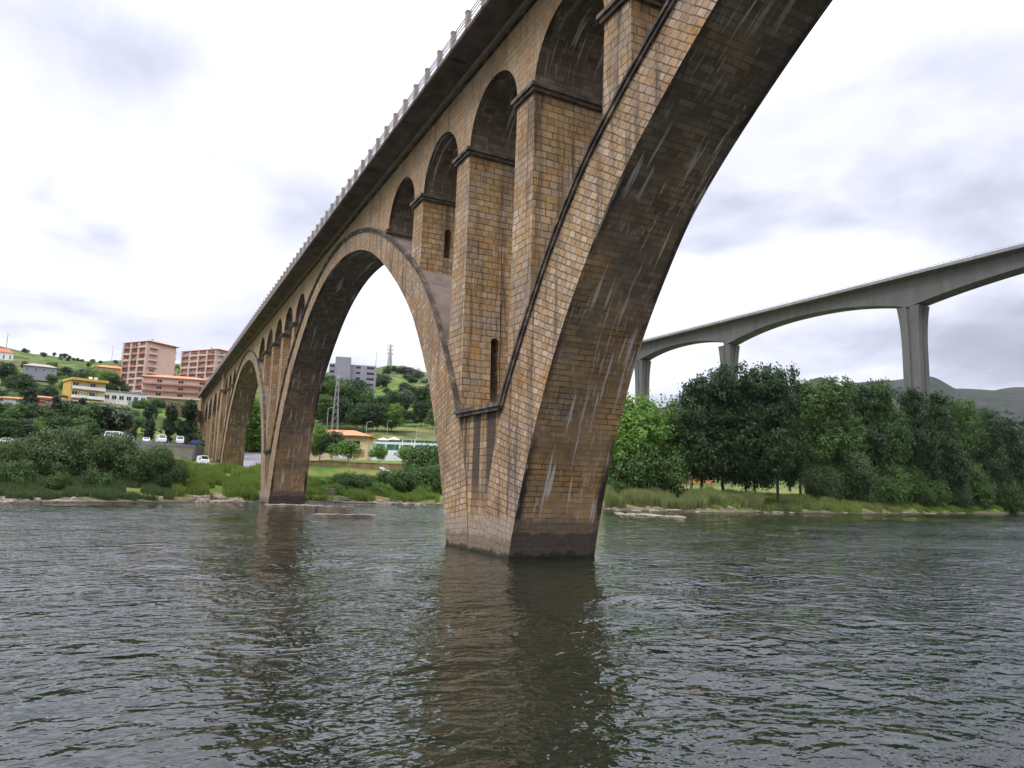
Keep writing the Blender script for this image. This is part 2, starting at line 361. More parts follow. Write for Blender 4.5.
M_SOFF = stone('vault stone', .33, 1.15, 'soffit')
M_WEDGE = stone('stained ashlar', .46, .85, 'wedge')
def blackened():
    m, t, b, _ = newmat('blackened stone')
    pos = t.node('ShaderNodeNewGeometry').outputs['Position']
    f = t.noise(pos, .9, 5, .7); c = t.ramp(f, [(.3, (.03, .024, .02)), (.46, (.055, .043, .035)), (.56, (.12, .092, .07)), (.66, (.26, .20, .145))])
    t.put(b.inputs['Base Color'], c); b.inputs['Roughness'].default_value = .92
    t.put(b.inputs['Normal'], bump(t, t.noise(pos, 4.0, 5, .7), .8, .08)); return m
M_IMP = plain('weathered impost stone', (.11, .084, .064), .9, .7, 1.2)
M_RENDER = plain('old cement', (.16, .12, .095), .9, .35, .6)
M_DARK = blackened()
M_STRING = plain('string stone', (.27, .21, .16), .9, .3, 1.2)
M_DECKU = plain('dark deck concrete', (.13, .105, .09), .9, .45, .5)  # dark brown mottled concrete for the deck
M_PARA = plain('parapet concrete', (.30, .24, .22), .85, .25, 2.0)
M_RAIL = plain('painted rail', (.40, .38, .38), .5, .1, 2.0)
M_ASPH = plain('asphalt', (.05, .05, .052), .9, .2, 1.0)

# ------------------------------------------------------------ stone bridge
W = 6.0; X0, X1 = 0.0, W; XI0, XI1 = .16, W + .07
SPAN = 86.85; PC = 41.8
ZTOP = 34.3; ZIMP = 28.5
INTR = [(0, 30.7), (5, 30.4), (10, 29.4), (15, 27.65), (20, 24.95), (25, 21.55), (28.6, 18.5), (31.4, 15.2), (33.8, 11.7), (36.0, 7.4), (37.4, 4.0), (38.25, 1.6), (38.72, 0), (39.3, -2.5)]
EXTR = [(0, 32.75), (5, 32.45), (10, 31.6), (15, 30.15), (20, 27.95), (25, 25.2), (30, 21.9), (33, 19.1), (35.5, 16.1), (38.3, 12.0), (40.15, 8.8), (41.4, 5.2), (42.1, 2.0), (42.4, 0), (42.6, -2.5)]
def spline(tab, n=90):
    t = np.array(tab, float); m = len(t)
    s = np.concatenate([[0], np.cumsum(np.hypot(*np.diff(t, axis=0).T))])
    tt = np.vstack([t[0] * [-1, 0] + [0, 0] + [-(t[1][0]), t[1][1]], t, 2 * t[-1] - t[-2]]); tt[0] = [-t[1][0], t[1][1]]
    out = []
    for i in range(m - 1):
        p0, p1, p2, p3 = tt[i], tt[i + 1], tt[i + 2], tt[i + 3]
        for k in range(10):
            x = k / 10
            out.append(.5 * (2 * p1 + (p2 - p0) * x + (2 * p0 - 5 * p1 + 4 * p2 - p3) * x * x + (3 * p1 - p0 - 3 * p2 + p3) * x ** 3))
    out.append(t[-1]); out = np.array(out)
    s = np.concatenate([[0], np.cumsum(np.hypot(*np.diff(out, axis=0).T))])
    q = np.linspace(0, s[-1], n)
    return np.stack([np.interp(q, s, out[:, 0]), np.interp(q, s, out[:, 1])], 1), q
IN, INS = spline(INTR); EX, EXS = spline(EXTR)
def mirror(c): return np.vstack([c[::-1] * [-1, 1], c[1:]])
INF, EXF = mirror(IN), mirror(EX)
ext_z = lambda u: float(np.interp(abs(u), EX[:, 0], EX[:, 1]))
def make_ring():
    mb = MB(); n = len(INF); s = np.concatenate([[0], np.cumsum(np.hypot(*np.diff(INF, axis=0).T))])
    for i in range(n - 1):
        a0, a1, b0, b1 = INF[i], INF[i + 1], EXF[i], EXF[i + 1]
        t0, t1 = np.hypot(*(b0 - a0)), np.hypot(*(b1 - a1)); v0, v1 = s[i], s[i + 1]
        for X in (X0, X1):
            q = [(X, a0[0], a0[1]), (X, a1[0], a1[1]), (X, b1[0], b1[1]), (X, b0[0], b0[1])]
            u = [(0, v0), (0, v1), (t1, v1), (t0, v0)]
            if X == X1: q = q[::-1]; u = u[::-1]
            mb.face(q, u, 0)
        mb.face([(X0, a0[0], a0[1]), (X1, a0[0], a0[1]), (X1, a1[0], a1[1]), (X0, a1[0], a1[1])], [(0, v0), (W, v0), (W, v1), (0, v1)], 1)
        mb.face([(X0, b0[0], b0[1]), (X0, b1[0], b1[1]), (X1, b1[0], b1[1]), (X1, b0[0], b0[1])], [(0, v0), (0, v1), (W, v1), (W, v0)], 2)
    for k in (0, n - 1):
        a, b = INF[k], EXF[k]; mb.face([(X0, a[0], a[1]), (X1, a[0], a[1]), (X1, b[0], b[1]), (X0, b[0], b[1])])
    return mb
def make_moulding():
    mb = MB(); m = EX[EX[:, 1] > 8.7]; c = mirror(m)
    d = np.gradient(c, axis=0); d /= np.hypot(d[:, 0], d[:, 1])[:, None]; nn = np.stack([-d[:, 1], d[:, 0]], 1)
    nn *= np.sign(nn[:, 1])[:, None] + (nn[:, 1] == 0)[:, None]
    for prof in ((-.20, .02, -.14), (.02, .18, -.24)):
        lo, hi, xo = prof
        A, B = c + nn * lo, c + nn * hi
        for i in range(len(c) - 1):
            for (xa, xb) in ((xo, .1), (W - .1, W - xo)):
                P = lambda x, p: (x, p[0], p[1])
                mb.face([P(xa, A[i]), P(xa, A[i + 1]), P(xa, B[i + 1]), P(xa, B[i])]); mb.face([P(xb, A[i]), P(xb, B[i]), P(xb, B[i + 1]), P(xb, A[i + 1])])
                mb.face([P(xa, A[i]), P(xb, A[i]), P(xb, A[i + 1]), P(xa, A[i + 1])]); mb.face([P(xa, B[i]), P(xa, B[i + 1]), P(xb, B[i + 1]), P(xb, B[i])])
        for (xa, xb) in ((xo, .1), (W - .1, W - xo)):
            for k in (0, -1): mb.face([(xa, *A[k]), (xb, *A[k]), (xb, *B[k]), (xa, *B[k])])
    return mb
def strip_wall(mb, prof, ztop, xa, xb, mats=(0, 1), ends=True):
    """wall between a lower outline prof [(y,z)] and a flat top"""
    s = 0
    for (y0, z0), (y1, z1) in zip(prof[:-1], prof[1:]):
        L = math.hypot(y1 - y0, z1 - z0)
        if abs(y1 - y0) > 1e-5:
            mb.face([(xa, y0, z0), (xa, y0, ztop), (xa, y1, ztop), (xa, y1, z1)], [(y0, z0), (y0, ztop), (y1, ztop), (y1, z1)], mats[0])
            mb.face([(xb, y0, z0), (xb, y1, z1), (xb, y1, ztop), (xb, y0, ztop)], [(y0, z0), (y1, z1), (y1, ztop), (y0, ztop)], mats[0])
        mb.face([(xa, y0, z0), (xa, y1, z1), (xb, y1, z1), (xb, y0, z0)], [(0, s), (0, s + L), (W, s + L), (W, s)], mats[1])
        s += L
    if ends:
        for y, z in (prof[0], prof[-1]):
            mb.face([(xa, y, z), (xb, y, z), (xb, y, ztop), (xa, y, ztop)], [(0, z), (W, z), (W, ztop), (0, ztop)], mats[0])
def small_arch(yc, r, zs, n=20):
    return [(yc - r * math.cos(math.pi * i / n), zs + r * math.sin(math.pi * i / n)) for i in range(n + 1)]
def make_upper(c0, lim=(-99, 99)):
    """arcaded wall over one main pier centred at c0, from jamb to jamb, then down to the ring"""
    mb = MB(); R = 3.72; pr = [(c0 - 24.55, ZIMP)]
    pr = []
    for k in range(-2, 3):
        yc = c0 + 9.75 * k
        pr += small_arch(yc, R, ZIMP)
    return pr
def pier_box(mb, yc, zb, zt, h0, h1, slot=None, slope=0.0):
    """battered spandrel pier; slot=(z0,z1,halfwidth) is a doorway passing right through it"""
    def yy(z, sgn): return yc + sgn * (h0 + (h1 - h0) * (z - zb) / (zt - zb))
    for X, flip in ((XI0, False), (XI1, True)):
        q = [(X, yy(zb, -1), zb), (X, yy(zt, -1), zt), (X, yy(zt, 1), zt), (X, yy(zb, 1), zb)]
        mb.face(q[::-1] if flip else q, [(p[1], p[2]) for p in (q[::-1] if flip else q)], 0)
    for sgn in (-1, 1):
        def quad(xa, xb, za, zb_, za2=None, zb2=None):
            za2 = za if za2 is None else za2; zb2 = zb_ if zb2 is None else zb2
            q = [(xa, yy(za, sgn), za), (xb, yy(za2, sgn), za2), (xb, yy(zb2, sgn), zb2), (xa, yy(zb_, sgn), zb_)]
            mb.face(q, [(p[0], p[2]) for p in q], 1)
        if not slot: quad(XI0, XI1, zb, zt); continue
        s0, s1, hw = slot; xc = W / 2
        quad(XI0, xc - hw, zb, zt); quad(xc + hw, XI1, zb, zt); quad(xc - hw, xc + hw, zb, s0)
        n = 8
        for i in range(n):
            xa = xc - hw * math.cos(math.pi * i / n); xb = xc - hw * math.cos(math.pi * (i + 1) / n)
            za = s1 - hw + hw * math.sin(math.pi * i / n); zb2 = s1 - hw + hw * math.sin(math.pi * (i + 1) / n)
            quad(xa, xb, za, zt, zb2, zt)
    if slot:
        s0, s1, hw = slot; xc = W / 2; zs = s1 - hw
        for x in (xc - hw, xc + hw):
            q = [(x, yy(s0, -1), s0), (x, yy(s0, 1), s0), (x, yy(zs, 1), zs), (x, yy(zs, -1), zs)]; mb.face(q, [(p[1], p[2]) for p in q], 0)
        mb.face([(xc - hw, yy(s0, -1), s0), (xc + hw, yy(s0, -1), s0), (xc + hw, yy(s0, 1), s0), (xc - hw, yy(s0, 1), s0)], None, 0)
        n = 8
        for i in range(n):
            xa = xc - hw * math.cos(math.pi * i / n); xb = xc - hw * math.cos(math.pi * (i + 1) / n)
            za = zs + hw * math.sin(math.pi * i / n); zb2 = zs + hw * math.sin(math.pi * (i + 1) / n)
            mb.face([(xa, yy(za, -1), za), (xb, yy(zb2, -1), zb2), (xb, yy(zb2, 1), zb2), (xa, yy(za, 1), za)], None, 0)

TAPER = W
bridge = empty('stone_bridge', (W / 2, PC, 0), 0, 'long tan stone arch bridge with tall spandrel arches crossing the river', 'bridge')
BO = Vector((-W / 2, -PC, 0))
def bpart(mb, name, mats, par=None, off=0.0, **k):
    o = mb.build(name, mats, par or bridge, loc=(BO + Vector((0, off, 0))) if par is None else Vector((0, off, 0)), **k); return o
ring_mb = make_ring(); mould_mb = make_moulding()
ring0 = None
for a in (PC - 1.5 * SPAN, PC - .5 * SPAN, PC + .5 * SPAN, PC + 1.5 * SPAN):
    if ring0 is None:
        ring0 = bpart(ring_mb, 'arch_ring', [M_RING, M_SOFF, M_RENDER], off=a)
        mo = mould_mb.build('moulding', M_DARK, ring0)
    else:
        r = ring0.copy(); COL.objects.link(r); r.parent = bridge; r.location = BO + Vector((0, a, 0))
        m2 = mo.copy(); COL.objects.link(m2); m2.parent = r
# main piers between the rings
def make_wedge():
    mb = MB()
    cl = [(p[0] - SPAN / 2, p[1]) for p in EX if p[1] <= 8.8]   # left ring's extrados, relative to pier centre
    zc = [(8.8, -(SPAN / 2 - 40.15))] + [(z, y) for y, z in cl if z < 8.79]
    zc = sorted(zc, reverse=True)
    for (z0, y0), (z1, y1) in zip(zc[:-1], zc[1:]):
        for X in (X0 + .05, X1 - .05):
            q = [(X, y1, z1), (X, y0, z0), (X, -y0, z0), (X, -y1, z1)]
            mb.face(q, [(p[1], p[2]) for p in q], 0)
    z0, y0 = zc[0]
    mb.face([(X0 + .05, y0, z0), (X1 - .05, y0, z0), (X1 - .05, -y0, z0), (X0 + .05, -y0, z0)], None, 1)
    return mb
wedge_mb = make_wedge()
led = MB(); 
for xa, xb, ya0, za in ((-.28, W + .28, 3.3, 8.62), (-.40, W + .40, 3.42, 8.85)): led.box(xa, xb, -ya0, ya0, za, za + .25)
def imp_mb(h=1.13):
    mb = MB(); mb.box(XI0 - .20, XI1 + .20, -h - .20, h + .20, ZIMP - .42, ZIMP - .17); mb.box(XI0 - .34, XI1 + .34, -h - .34, h + .34, ZIMP - .17, ZIMP + .06); return mb
def copy_part(src, par, loc):
    c = src.copy(); COL.objects.link(c); c.parent = par; c.location = loc
    for ch in src.children:
        d = ch.copy(); COL.objects.link(d); d.parent = c; d.location = ch.location.copy()
    return c
protos = {}
for pc in (PC - 2 * SPAN, PC - SPAN, PC, PC + SPAN, PC + 2 * SPAN):
    last = pc > PC + 1.5 * SPAN
    if 'w' not in protos:
        protos['w'] = bpart(wedge_mb, 'pier', [M_WEDGE, M_RENDER], off=pc)
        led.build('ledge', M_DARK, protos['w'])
    else: copy_part(protos['w'], bridge, BO + Vector((0, pc, 0)))
    for k, o in (('oa', -14.63), ('ia', -4.88), ('ib', 4.88), ('ob', 14.63)):
        if last and o > 10: continue
        if k not in protos:
            mb = MB()
            if k[0] == 'i': pier_box(mb, 0, 8.6, ZIMP, 1.42, 1.13, slot=(9.9, 14.6, .42))
            else: pier_box(mb, 0, 20.7, ZIMP, 1.28, 1.13, slot=(23.3, 25.9, .40))
            protos[k] = bpart(mb, 'spandrel_pier', [M_SIDE, M_CROSS], off=pc + o)
            imp_mb().build('impost', M_IMP, protos[k])
        else: copy_part(protos[k], bridge, BO + Vector((0, pc + o, 0)))
    # arcaded wall
    if 'u' not in protos:
        mb = MB(); R = 3.74; pr = []
        for q in range(-2, 3):
            pr += small_arch(9.75 * q, R, ZIMP)
        strip_wall(mb, pr, ZTOP, XI0, XI1, (0, 1), ends=False)
        # end imposts on the haunches
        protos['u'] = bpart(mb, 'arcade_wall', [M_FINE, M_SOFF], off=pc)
        for sg in (-1, 1):
            e = MB(); y = 9.75 * 2 + R; a, b = sorted((sg * (y - .25), sg * (y + .9)))
            e.box(XI0 - .28, XI1 + .28, a, b, ZIMP - .35, ZIMP + .02)
            e.build('impost', M_IMP, protos['u'])
    elif not last: copy_part(protos['u'], bridge, BO + Vector((0, pc, 0)))
    else:
        mb = MB(); pr = []
        for q in range(-2, 1): pr += small_arch(9.75 * q, 3.74, ZIMP)
        strip_wall(mb, pr, ZTOP, XI0, XI1, (0, 1), ends=False)
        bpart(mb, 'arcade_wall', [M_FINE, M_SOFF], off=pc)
# crown walls over the rings
cw = None; ye = SPAN / 2 - (9.75 * 2 + 3.74)
for a in (PC - 1.5 * SPAN, PC - .5 * SPAN, PC + .5 * SPAN, PC + 1.5 * SPAN):
    if cw is None:
        mb = MB(); ys = np.linspace(-ye, ye, 41)
        strip_wall(mb, [(y, ext_z(y) - .1) for y in ys], ZTOP, XI0, XI1, (0, 2))
        cw = bpart(mb, 'crown_wall', [M_FINE, M_CROSS, M_RENDER], off=a)
    else:
        c = cw.copy(); COL.objects.link(c); c.parent = bridge; c.location = BO + Vector((0, a, 0))
# pilaster and the approach arcade on land
YP0 = PC + 2 * SPAN + 3.74
pil = MB(); pil.box(-.45, W + .45, YP0, YP0 + 5.5, 3.0, ZTOP - .02); bpart(pil, 'pilaster', [M_SIDE])
pc_ = MB(); pc_.box(-.75, W + .75, YP0 - .3, YP0 + 5.8, ZTOP - 5.4, ZTOP - 5.0); bpart(pc_, 'impost', [M_DARK])
YA = YP0 + 5.5; RA = 6.9; PW = 3.6; ya = YA; zsA = 24.6; pr = []
for k in range(4):
    yc = ya + RA; pr += small_arch(yc, RA, zsA, 24)
    ya = yc + RA + PW
YEND = ya
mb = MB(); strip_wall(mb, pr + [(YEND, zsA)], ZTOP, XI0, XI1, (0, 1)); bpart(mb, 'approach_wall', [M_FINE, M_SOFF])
apr = None
for k in range(4):
    yc = YA + (k + 1) * (2 * RA + PW) - PW / 2
    mb = MB(); pier_box(mb, 0, 3.0, zsA + .01, PW / 2 + .45, PW / 2)
    if apr is None: apr = bpart(mb, 'approach_pier', [M_SIDE, M_CROSS], off=yc)
    else:
        c = apr.copy(); COL.objects.link(c); c.parent = bridge; c.location = BO + Vector((0, yc, 0))
# string course, deck, parapet
YB0, YB1 = PC - 2 * SPAN - 20, YEND + 3
mb = MB(); mb.box(-.06, W + .06, YB0, YB1, ZTOP - .14, ZTOP + .03); bpart(mb, 'string_course_shadow', M_DARK).name = 'string_shadow_strip'  # dark strip borrows the blackened stone to paint shadow below the string course
mb = MB(); mb.box(-.30, W + .30, YB0, YB1, ZTOP + .03, ZTOP + .34); bpart(mb, 'string_course', M_STRING)
mb = MB()
ZU = 34.80; XE = 2.2
for sg in (0, 1):
    f = (lambda x: x) if sg == 0 else (lambda x: W - x)
    prof = [(f(0.5), ZTOP + .34), (f(-.55), ZTOP + .34), (f(-1.2), ZTOP + .42), (f(-XE + .25), ZU - .12), (f(-XE), ZU - .12), (f(-XE), ZU + .16), (f(.5), ZU + .16)]
    for (xa, za), (xb, zb) in zip(prof, prof[1:] + prof[:1]):
        mb.face([(xa, YB0, za), (xb, YB0, zb), (xb, YB1, zb), (xa, YB1, za)], [(xa, YB0), (xb, YB0), (xb, YB1), (xa, YB1)], 0)
mb.box(.5, W - .5, YB0, YB1, ZTOP - .1, ZU + .14, 0)
bpart(mb, 'deck', [M_DECKU])
y = YB0 + 6; rib0 = None
while y < YB1:
    if rib0 is None:
        mb = MB(); mb.box(-XE + .06, W + XE - .06, -.12, .12, ZTOP + .36, ZU - .10); rib0 = bpart(mb, 'deck_rib', M_DARK, off=y)
    else:
        c = rib0.copy(); COL.objects.link(c); c.parent = bridge; c.location = BO + Vector((0, y, 0))
    y += 10.6
mb = MB()
for xa, xb in ((-XE - .05, -XE + .32), (W + XE - .32, W + XE + .05)): mb.box(xa, xb, YB0, YB1, ZU + .0, ZU + .20)
bpart(mb, 'kerb', M_PARA)
mb = MB(); mb.box(-XE + .35, W + XE - .35, YB0, YB1, ZU + .165, ZU + .18); bpart(mb, 'road_surface', M_ASPH)
# parapet posts: the nearest hundred in view are parts, the rest one part
PS = 2.62
def post_mb(mb, y, xs=(-XE - .10,)):
    for x in xs:
        mb.box(x, x + .34, y - .17, y + .17, ZU - .02, ZU + 1.28); mb.box(x - .04, x + .38, y - .21, y + .21, ZU + 1.28, ZU + 1.36)
pm = MB(); post_mb(pm, 0); post0 = bpart(pm, 'parapet_post', M_PARA, off=36.2)
k = 1; rest = MB()
ys = []
y = 36.2 + PS
while y < YB1: ys.append(y); y += PS
for y in ys[:96]:
    c = post0.copy(); COL.objects.link(c); c.parent = bridge; c.location = BO + Vector((0, y, 0))
for y in ys[96:]: post_mb(rest, y)
y = 36.2 - PS
while y > YB0: post_mb(rest, y); y -= PS
y = YB0 + 1
while y < YB1: post_mb(rest, y, (W + XE - .24,)); y += PS
tag(bpart(rest, 'parapet_posts', M_PARA), kind='stuff')
mb = MB()
for x in (-XE + .02, W + XE - .12):
    for z in (ZU + .62, ZU + .90, ZU + 1.16): mb.box(x, x + .07, YB0, YB1, z, z + .06)
bpart(mb, 'railing', M_RAIL)
# abutment
mb = MB(); mb.box(-1.2, W + 1.2, YEND - .2, YEND + 14, 5, ZTOP + .2); bpart(mb, 'abutment', [M_SIDE])

TAPER = 0
# ------------------------------------------------------------ concrete bridge
def concrete(name, c0=(.30, .285, .26)):
    m, t, b, _ = newmat(name)
    pos = t.node('ShaderNodeNewGeometry').outputs['Position']
    f = t.noise(t.mapping(pos, scale=(1, 1, .25)), .25, 5, .6)
    st = t.mask(t.noise(t.mapping(pos, scale=(.8, .8, .03)), .7, 4, .6), .52, .68)
    c = t.ramp(f, [(.3, tuple(v * .75 for v in c0)), (.7, tuple(v * 1.12 for v in c0))])
    c = t.mix(t.math('MULTIPLY', st, .35), c, tuple(v * .5 for v in c0))
    x, y, z = t.sep(pos)
    pour = t.math('FRACT', t.math('MULTIPLY', z, .22)); c = t.mix(t.math('MULTIPLY', t.mask(pour, .05, .0), .3), c, tuple(v * .55 for v in c0))
    seg = t.math('FRACT', t.math('MULTIPLY', y, .25)); c = t.mix(t.math('MULTIPLY', t.math('MULTIPLY', t.mask(seg, .035, .0), t.mask(z, 80, 84)), .5), c, tuple(v * .5 for v in c0))
    t.put(b.inputs['Base Color'], c); b.inputs['Roughness'].default_value = .9
    return m
M_CONC = concrete('viaduct concrete', (.125, .122, .117))
M_CONCD = concrete('parapet concrete grey', (.26, .255, .25))
VX = 254.0; VW = 14.0; VZ = 95.9
viad = empty('concrete_viaduct', (VX + VW / 2, 180, 4), .03, 'high modern concrete bridge on flared piers rising behind the riverside trees', 'bridge')
VO = Vector((-VX - VW / 2, -180, -4))
vp = [-160.0, 30.0, 181.5, 284.0, 357.0, 430.0]      # pier positions along Y
mid = 4.6
def depth(y):
    for a, b in zip(vp[:-1], vp[1:]):
        if a <= y <= b:
            s = abs((y - a) / (b - a) * 2 - 1); L = b - a
            dmax = 11.5 if L > 90 else 9.5
            return mid + (dmax - mid) * s ** 2.2
    return mid + 2
ys = np.unique(np.concatenate([np.linspace(vp[0], vp[-1], 220), vp]))
mb = MB(); bx0, bx1 = VX + 3.2, VX + VW - 3.2
for y0, y1 in zip(ys[:-1], ys[1:]):
    z0, z1 = VZ - 1.2 - depth(y0), VZ - 1.2 - depth(y1); zt = VZ - 1.2
    mb.face([(bx0, y0, z0), (bx0, y0, zt), (bx0, y1, zt), (bx0, y1, z1)]); mb.face([(bx1, y0, z0), (bx1, y1, z1), (bx1, y1, zt), (bx1, y0, zt)])
    mb.face([(bx0, y0, z0), (bx0, y1, z1), (bx1, y1, z1), (bx1, y0, z0)])
mb.build('box_girder', M_CONC, viad, loc=VO)
mb = MB()
pf = [(VX, VZ), (VX, VZ - .55), (bx0, VZ - 1.3), (bx1, VZ - 1.3), (VX + VW, VZ - .55), (VX + VW, VZ)]
for (xa, za), (xb, zb) in zip(pf, pf[1:] + pf[:1]):
    mb.face([(xa, vp[0], za), (xa, vp[-1], za), (xb, vp[-1], zb), (xb, vp[0], zb)])
mb.build('deck', M_CONC, viad, loc=VO)
mb = MB()
for x in (VX - .15, VX + VW - .15):
    mb.box(x, x + .3, vp[0], vp[-1], VZ - .5, VZ + .75)
mb.build('parapet', M_CONCD, viad, loc=VO)
mb = MB()
for x in (VX, VX + VW): mb.box(x - .05, x + .05, vp[0], vp[-1], VZ + 1.25, VZ + 1.38)
y = vp[0]
while y < vp[-1]:
    for x in (VX, VX + VW): mb.box(x - .05, x + .05, y - .06, y + .06, VZ + .75, VZ + 1.28)
    y += 3.0
mb.build('railing', M_RAIL, viad, loc=VO)
for i, y in enumerate(vp[1:-1]):
    mb = MB(); zt = VZ - 1.2 - depth(y) + .3; n = 26; xc = (bx0 + bx1) / 2
    hx, hy = (bx1 - bx0) / 2 * .78, (3.7 if y < 250 else 3.3)
    lv = [(3.0, 0.0)] + [(zt - 24 * (1 - k / n), k / n) for k in range(n + 1)]
    def sec(tt):
        fl = tt ** 3.2
        return hx * (1 + .27 * fl), hy * (1 + .30 * fl)
    def outline(z, tt):
        a, b = sec(tt); g = .55
        # cross-shaped plan: the notched middle of each long face reads as a groove
        return [(xc - a, y - b, z), (xc - .16 * a, y - b, z), (xc - .10 * a, y - b + g, z), (xc + .10 * a, y - b + g, z), (xc + .16 * a, y - b, z), (xc + a, y - b, z),
                (xc + a, y - .16 * b, z), (xc + a - g, y - .10 * b, z), (xc + a - g, y + .10 * b, z), (xc + a, y + .16 * b, z),
                (xc + a, y + b, z), (xc - a, y + b, z), (xc - a, y + .16 * b, z), (xc - a + g, y + .10 * b, z), (xc - a + g, y - .10 * b, z), (xc - a, y - .16 * b, z)]
    O = [outline(z, tt) for z, tt in lv]
    for A, B in zip(O[:-1], O[1:]):
        for j in range(len(A)):
            k2 = (j + 1) % len(A); mb.face([A[j], A[k2], B[k2], B[j]])
    mb.build('pier', M_CONC, viad, loc=VO)

# ------------------------------------------------------------ ground
def ground_mat():
    m, t, b, _ = newmat('land')
    pos = t.node('ShaderNodeNewGeometry').outputs['Position']; nr = t.node('ShaderNodeNewGeometry').outputs['Normal']
    x, y, z = t.sep(pos)
    a = t.noise(pos, .012, 6, .6); bb = t.noise(pos, .09, 6, .65); cc = t.noise(pos, .9, 5, .7)
    c = t.ramp(a, [(.30, (.05, .08, .018)), (.42, (.10, .15, .028)), (.50, (.12, .18, .03)), (.56, (.17, .15, .06)), (.62, (.08, .12, .026)), (.75, (.20, .15, .085))])
    c = t.mix(t.mask(bb, .47, .60), c, (.036, .052, .017))
    c = t.mix(t.math('MULTIPLY', t.mask(t.noise(pos, .035, 6, .7), .50, .60), .8), c, (.030, .045, .016))
    c = t.mix(t.math('MULTIPLY', t.mask(bb, .36, .28), .6), c, (.22, .17, .10))
    # vineyard and terrace rows following the contours of the far slopes
    fr = t.math('FRACT', t.math('ADD', t.math('MULTIPLY', z, .28), t.math('MULTIPLY', bb, .8)))
    rows = t.math('MULTIPLY', t.mask(fr, .62, .70), t.mask(z, 26, 40))
    c = t.mix(t.math('MULTIPLY', rows, .45), c, (.035, .05, .015))
    c = t.mix(1.0, c, t.ramp(cc, [(.3, (.72, .72, .72)), (.7, (1.25, 1.25, 1.25))]), 'MULTIPLY')
    # near bank: lush grass, then gravel and mud at the water
    near = t.mask(z, 9.0, 6.5)
    gr = t.ramp(t.noise(pos, .10, 5, .65), [(.3, (.05, .09, .015)), (.45, (.10, .15, .028)), (.54, (.18, .17, .055)), (.64, (.17, .12, .055)), (.75, (.10, .09, .04))])
    c = t.mix(near, c, gr)
    zw = t.math('ADD', z, t.math('MULTIPLY', t.math('SUBTRACT', bb, .5), 1.2))
    mud = t.ramp(cc, [(.3, (.05, .04, .028)), (.5, (.11, .088, .062)), (.7, (.19, .155, .11))])
    c = t.mix(t.mask(zw, .75, .45), c, mud)
    c = t.mix(t.mask(z, .12, .0), c, (.03, .026, .018))
    # distant scrub on the far range
    far = t.mask(x, 450, 800)
    fc = t.ramp(t.noise(pos, .006, 7, .65), [(.32, (.006, .010, .008)), (.45, (.014, .020, .013)), (.52, (.034, .035, .024)), (.58, (.009, .014, .010)), (.7, (.036, .038, .026))])
    c = t.mix(far, c, fc)
    t.put(b.inputs['Base Color'], c); b.inputs['Roughness'].default_value = .95; b.inputs['Specular IOR Level'].default_value = .1
    t.put(b.inputs['Normal'], bump(t, t.math('ADD', cc, t.math('MULTIPLY', bb, 3.0)), .7, .5))
    return m
M_LAND = ground_mat()
bs = np.concatenate([np.arange(-180, -16, 4.0), np.arange(-16, 70, .4), np.arange(70, 180, 4.0)])
ds = np.concatenate([[30], np.arange(95, 200, 2.5), np.arange(200, 460, 4.0), np.geomspace(460, 6500, 75)])
V = []; F = []
for bdeg in bs:
    for d in ds:
        x = CAMX + d * math.sin(rad(bdeg)); y = CAMY + d * math.cos(rad(bdeg)); V.append((x, y, ground(x, y)))
nb, nd = len(bs), len(ds)
for i in range(nb):
    j = (i + 1) % nb
    for k2 in range(nd - 1): F.append((i * nd + k2, j * nd + k2, j * nd + k2 + 1, i * nd + k2 + 1)[::-1])
V.append((CAMX, CAMY, -3.0)); cidx = len(V) - 1
for i in range(nb): F.append((cidx, i * nd, ((i + 1) % nb) * nd))
me = bpy.data.meshes.new('ground'); me.from_pydata(V, [], F); me.materials.append(M_LAND)
me.polygons.foreach_set('use_smooth', [True] * len(me.polygons)); me.update()
g = bpy.data.objects.new('ground', me); COL.objects.link(g); tag(g, kind='structure')

# ------------------------------------------------------------ water
def water_mat():
    m, t, b, out = newmat('river water')
    pos = t.node('ShaderNodeNewGeometry').outputs['Position']
    a = t.noise(t.mapping(pos, scale=(1, 1, 1), rot=(0, 0, rad(20))), .10, 3, .5)
    t.put(b.inputs['Base Color'], t.ramp(a, [(.3, (.007, .011, .006)), (.7, (.010, .014, .008))]))
    b.inputs['Roughness'].default_value = .02; b.inputs['IOR'].default_value = 1.55; b.inputs['Specular Tint'].default_value = (.84, .90, 1.0, 1)
    v1 = t.mapping(pos, scale=(1.0, 1.5, 1), rot=(0, 0, rad(-30)))
    h = t.noise(v1, .75, 2, .5, .5)
    h = t.math('ADD', h, t.math('MULTIPLY', t.noise(t.mapping(pos, scale=(1, 1.4, 1), rot=(0, 0, rad(35))), 2.1, 2, .5, .3), .42))
    h = t.math('ADD', h, t.math('MULTIPLY', t.noise(pos, 4.8, 2, .5), .10))
    calm = t.ramp(t.noise(t.mapping(pos, scale=(.55, 1.5, 1)), .05, 4, .6, 1.0), [(.36, (.7,) * 3), (.50, (1.1,) * 3), (.62, (1.55,) * 3)])
    t.put(b.inputs['Normal'], bump(t, t.math('MULTIPLY', h, calm), 1.0, .15))
    return m
M_WATER = water_mat()
rng = np.random.default_rng(4)
gx = np.arange(-120, 230.01, .62); gy = np.arange(-8, 160.01, .62)
XX, YY = np.meshgrid(gx, gy, indexing='ij'); ZZ = np.zeros_like(XX)
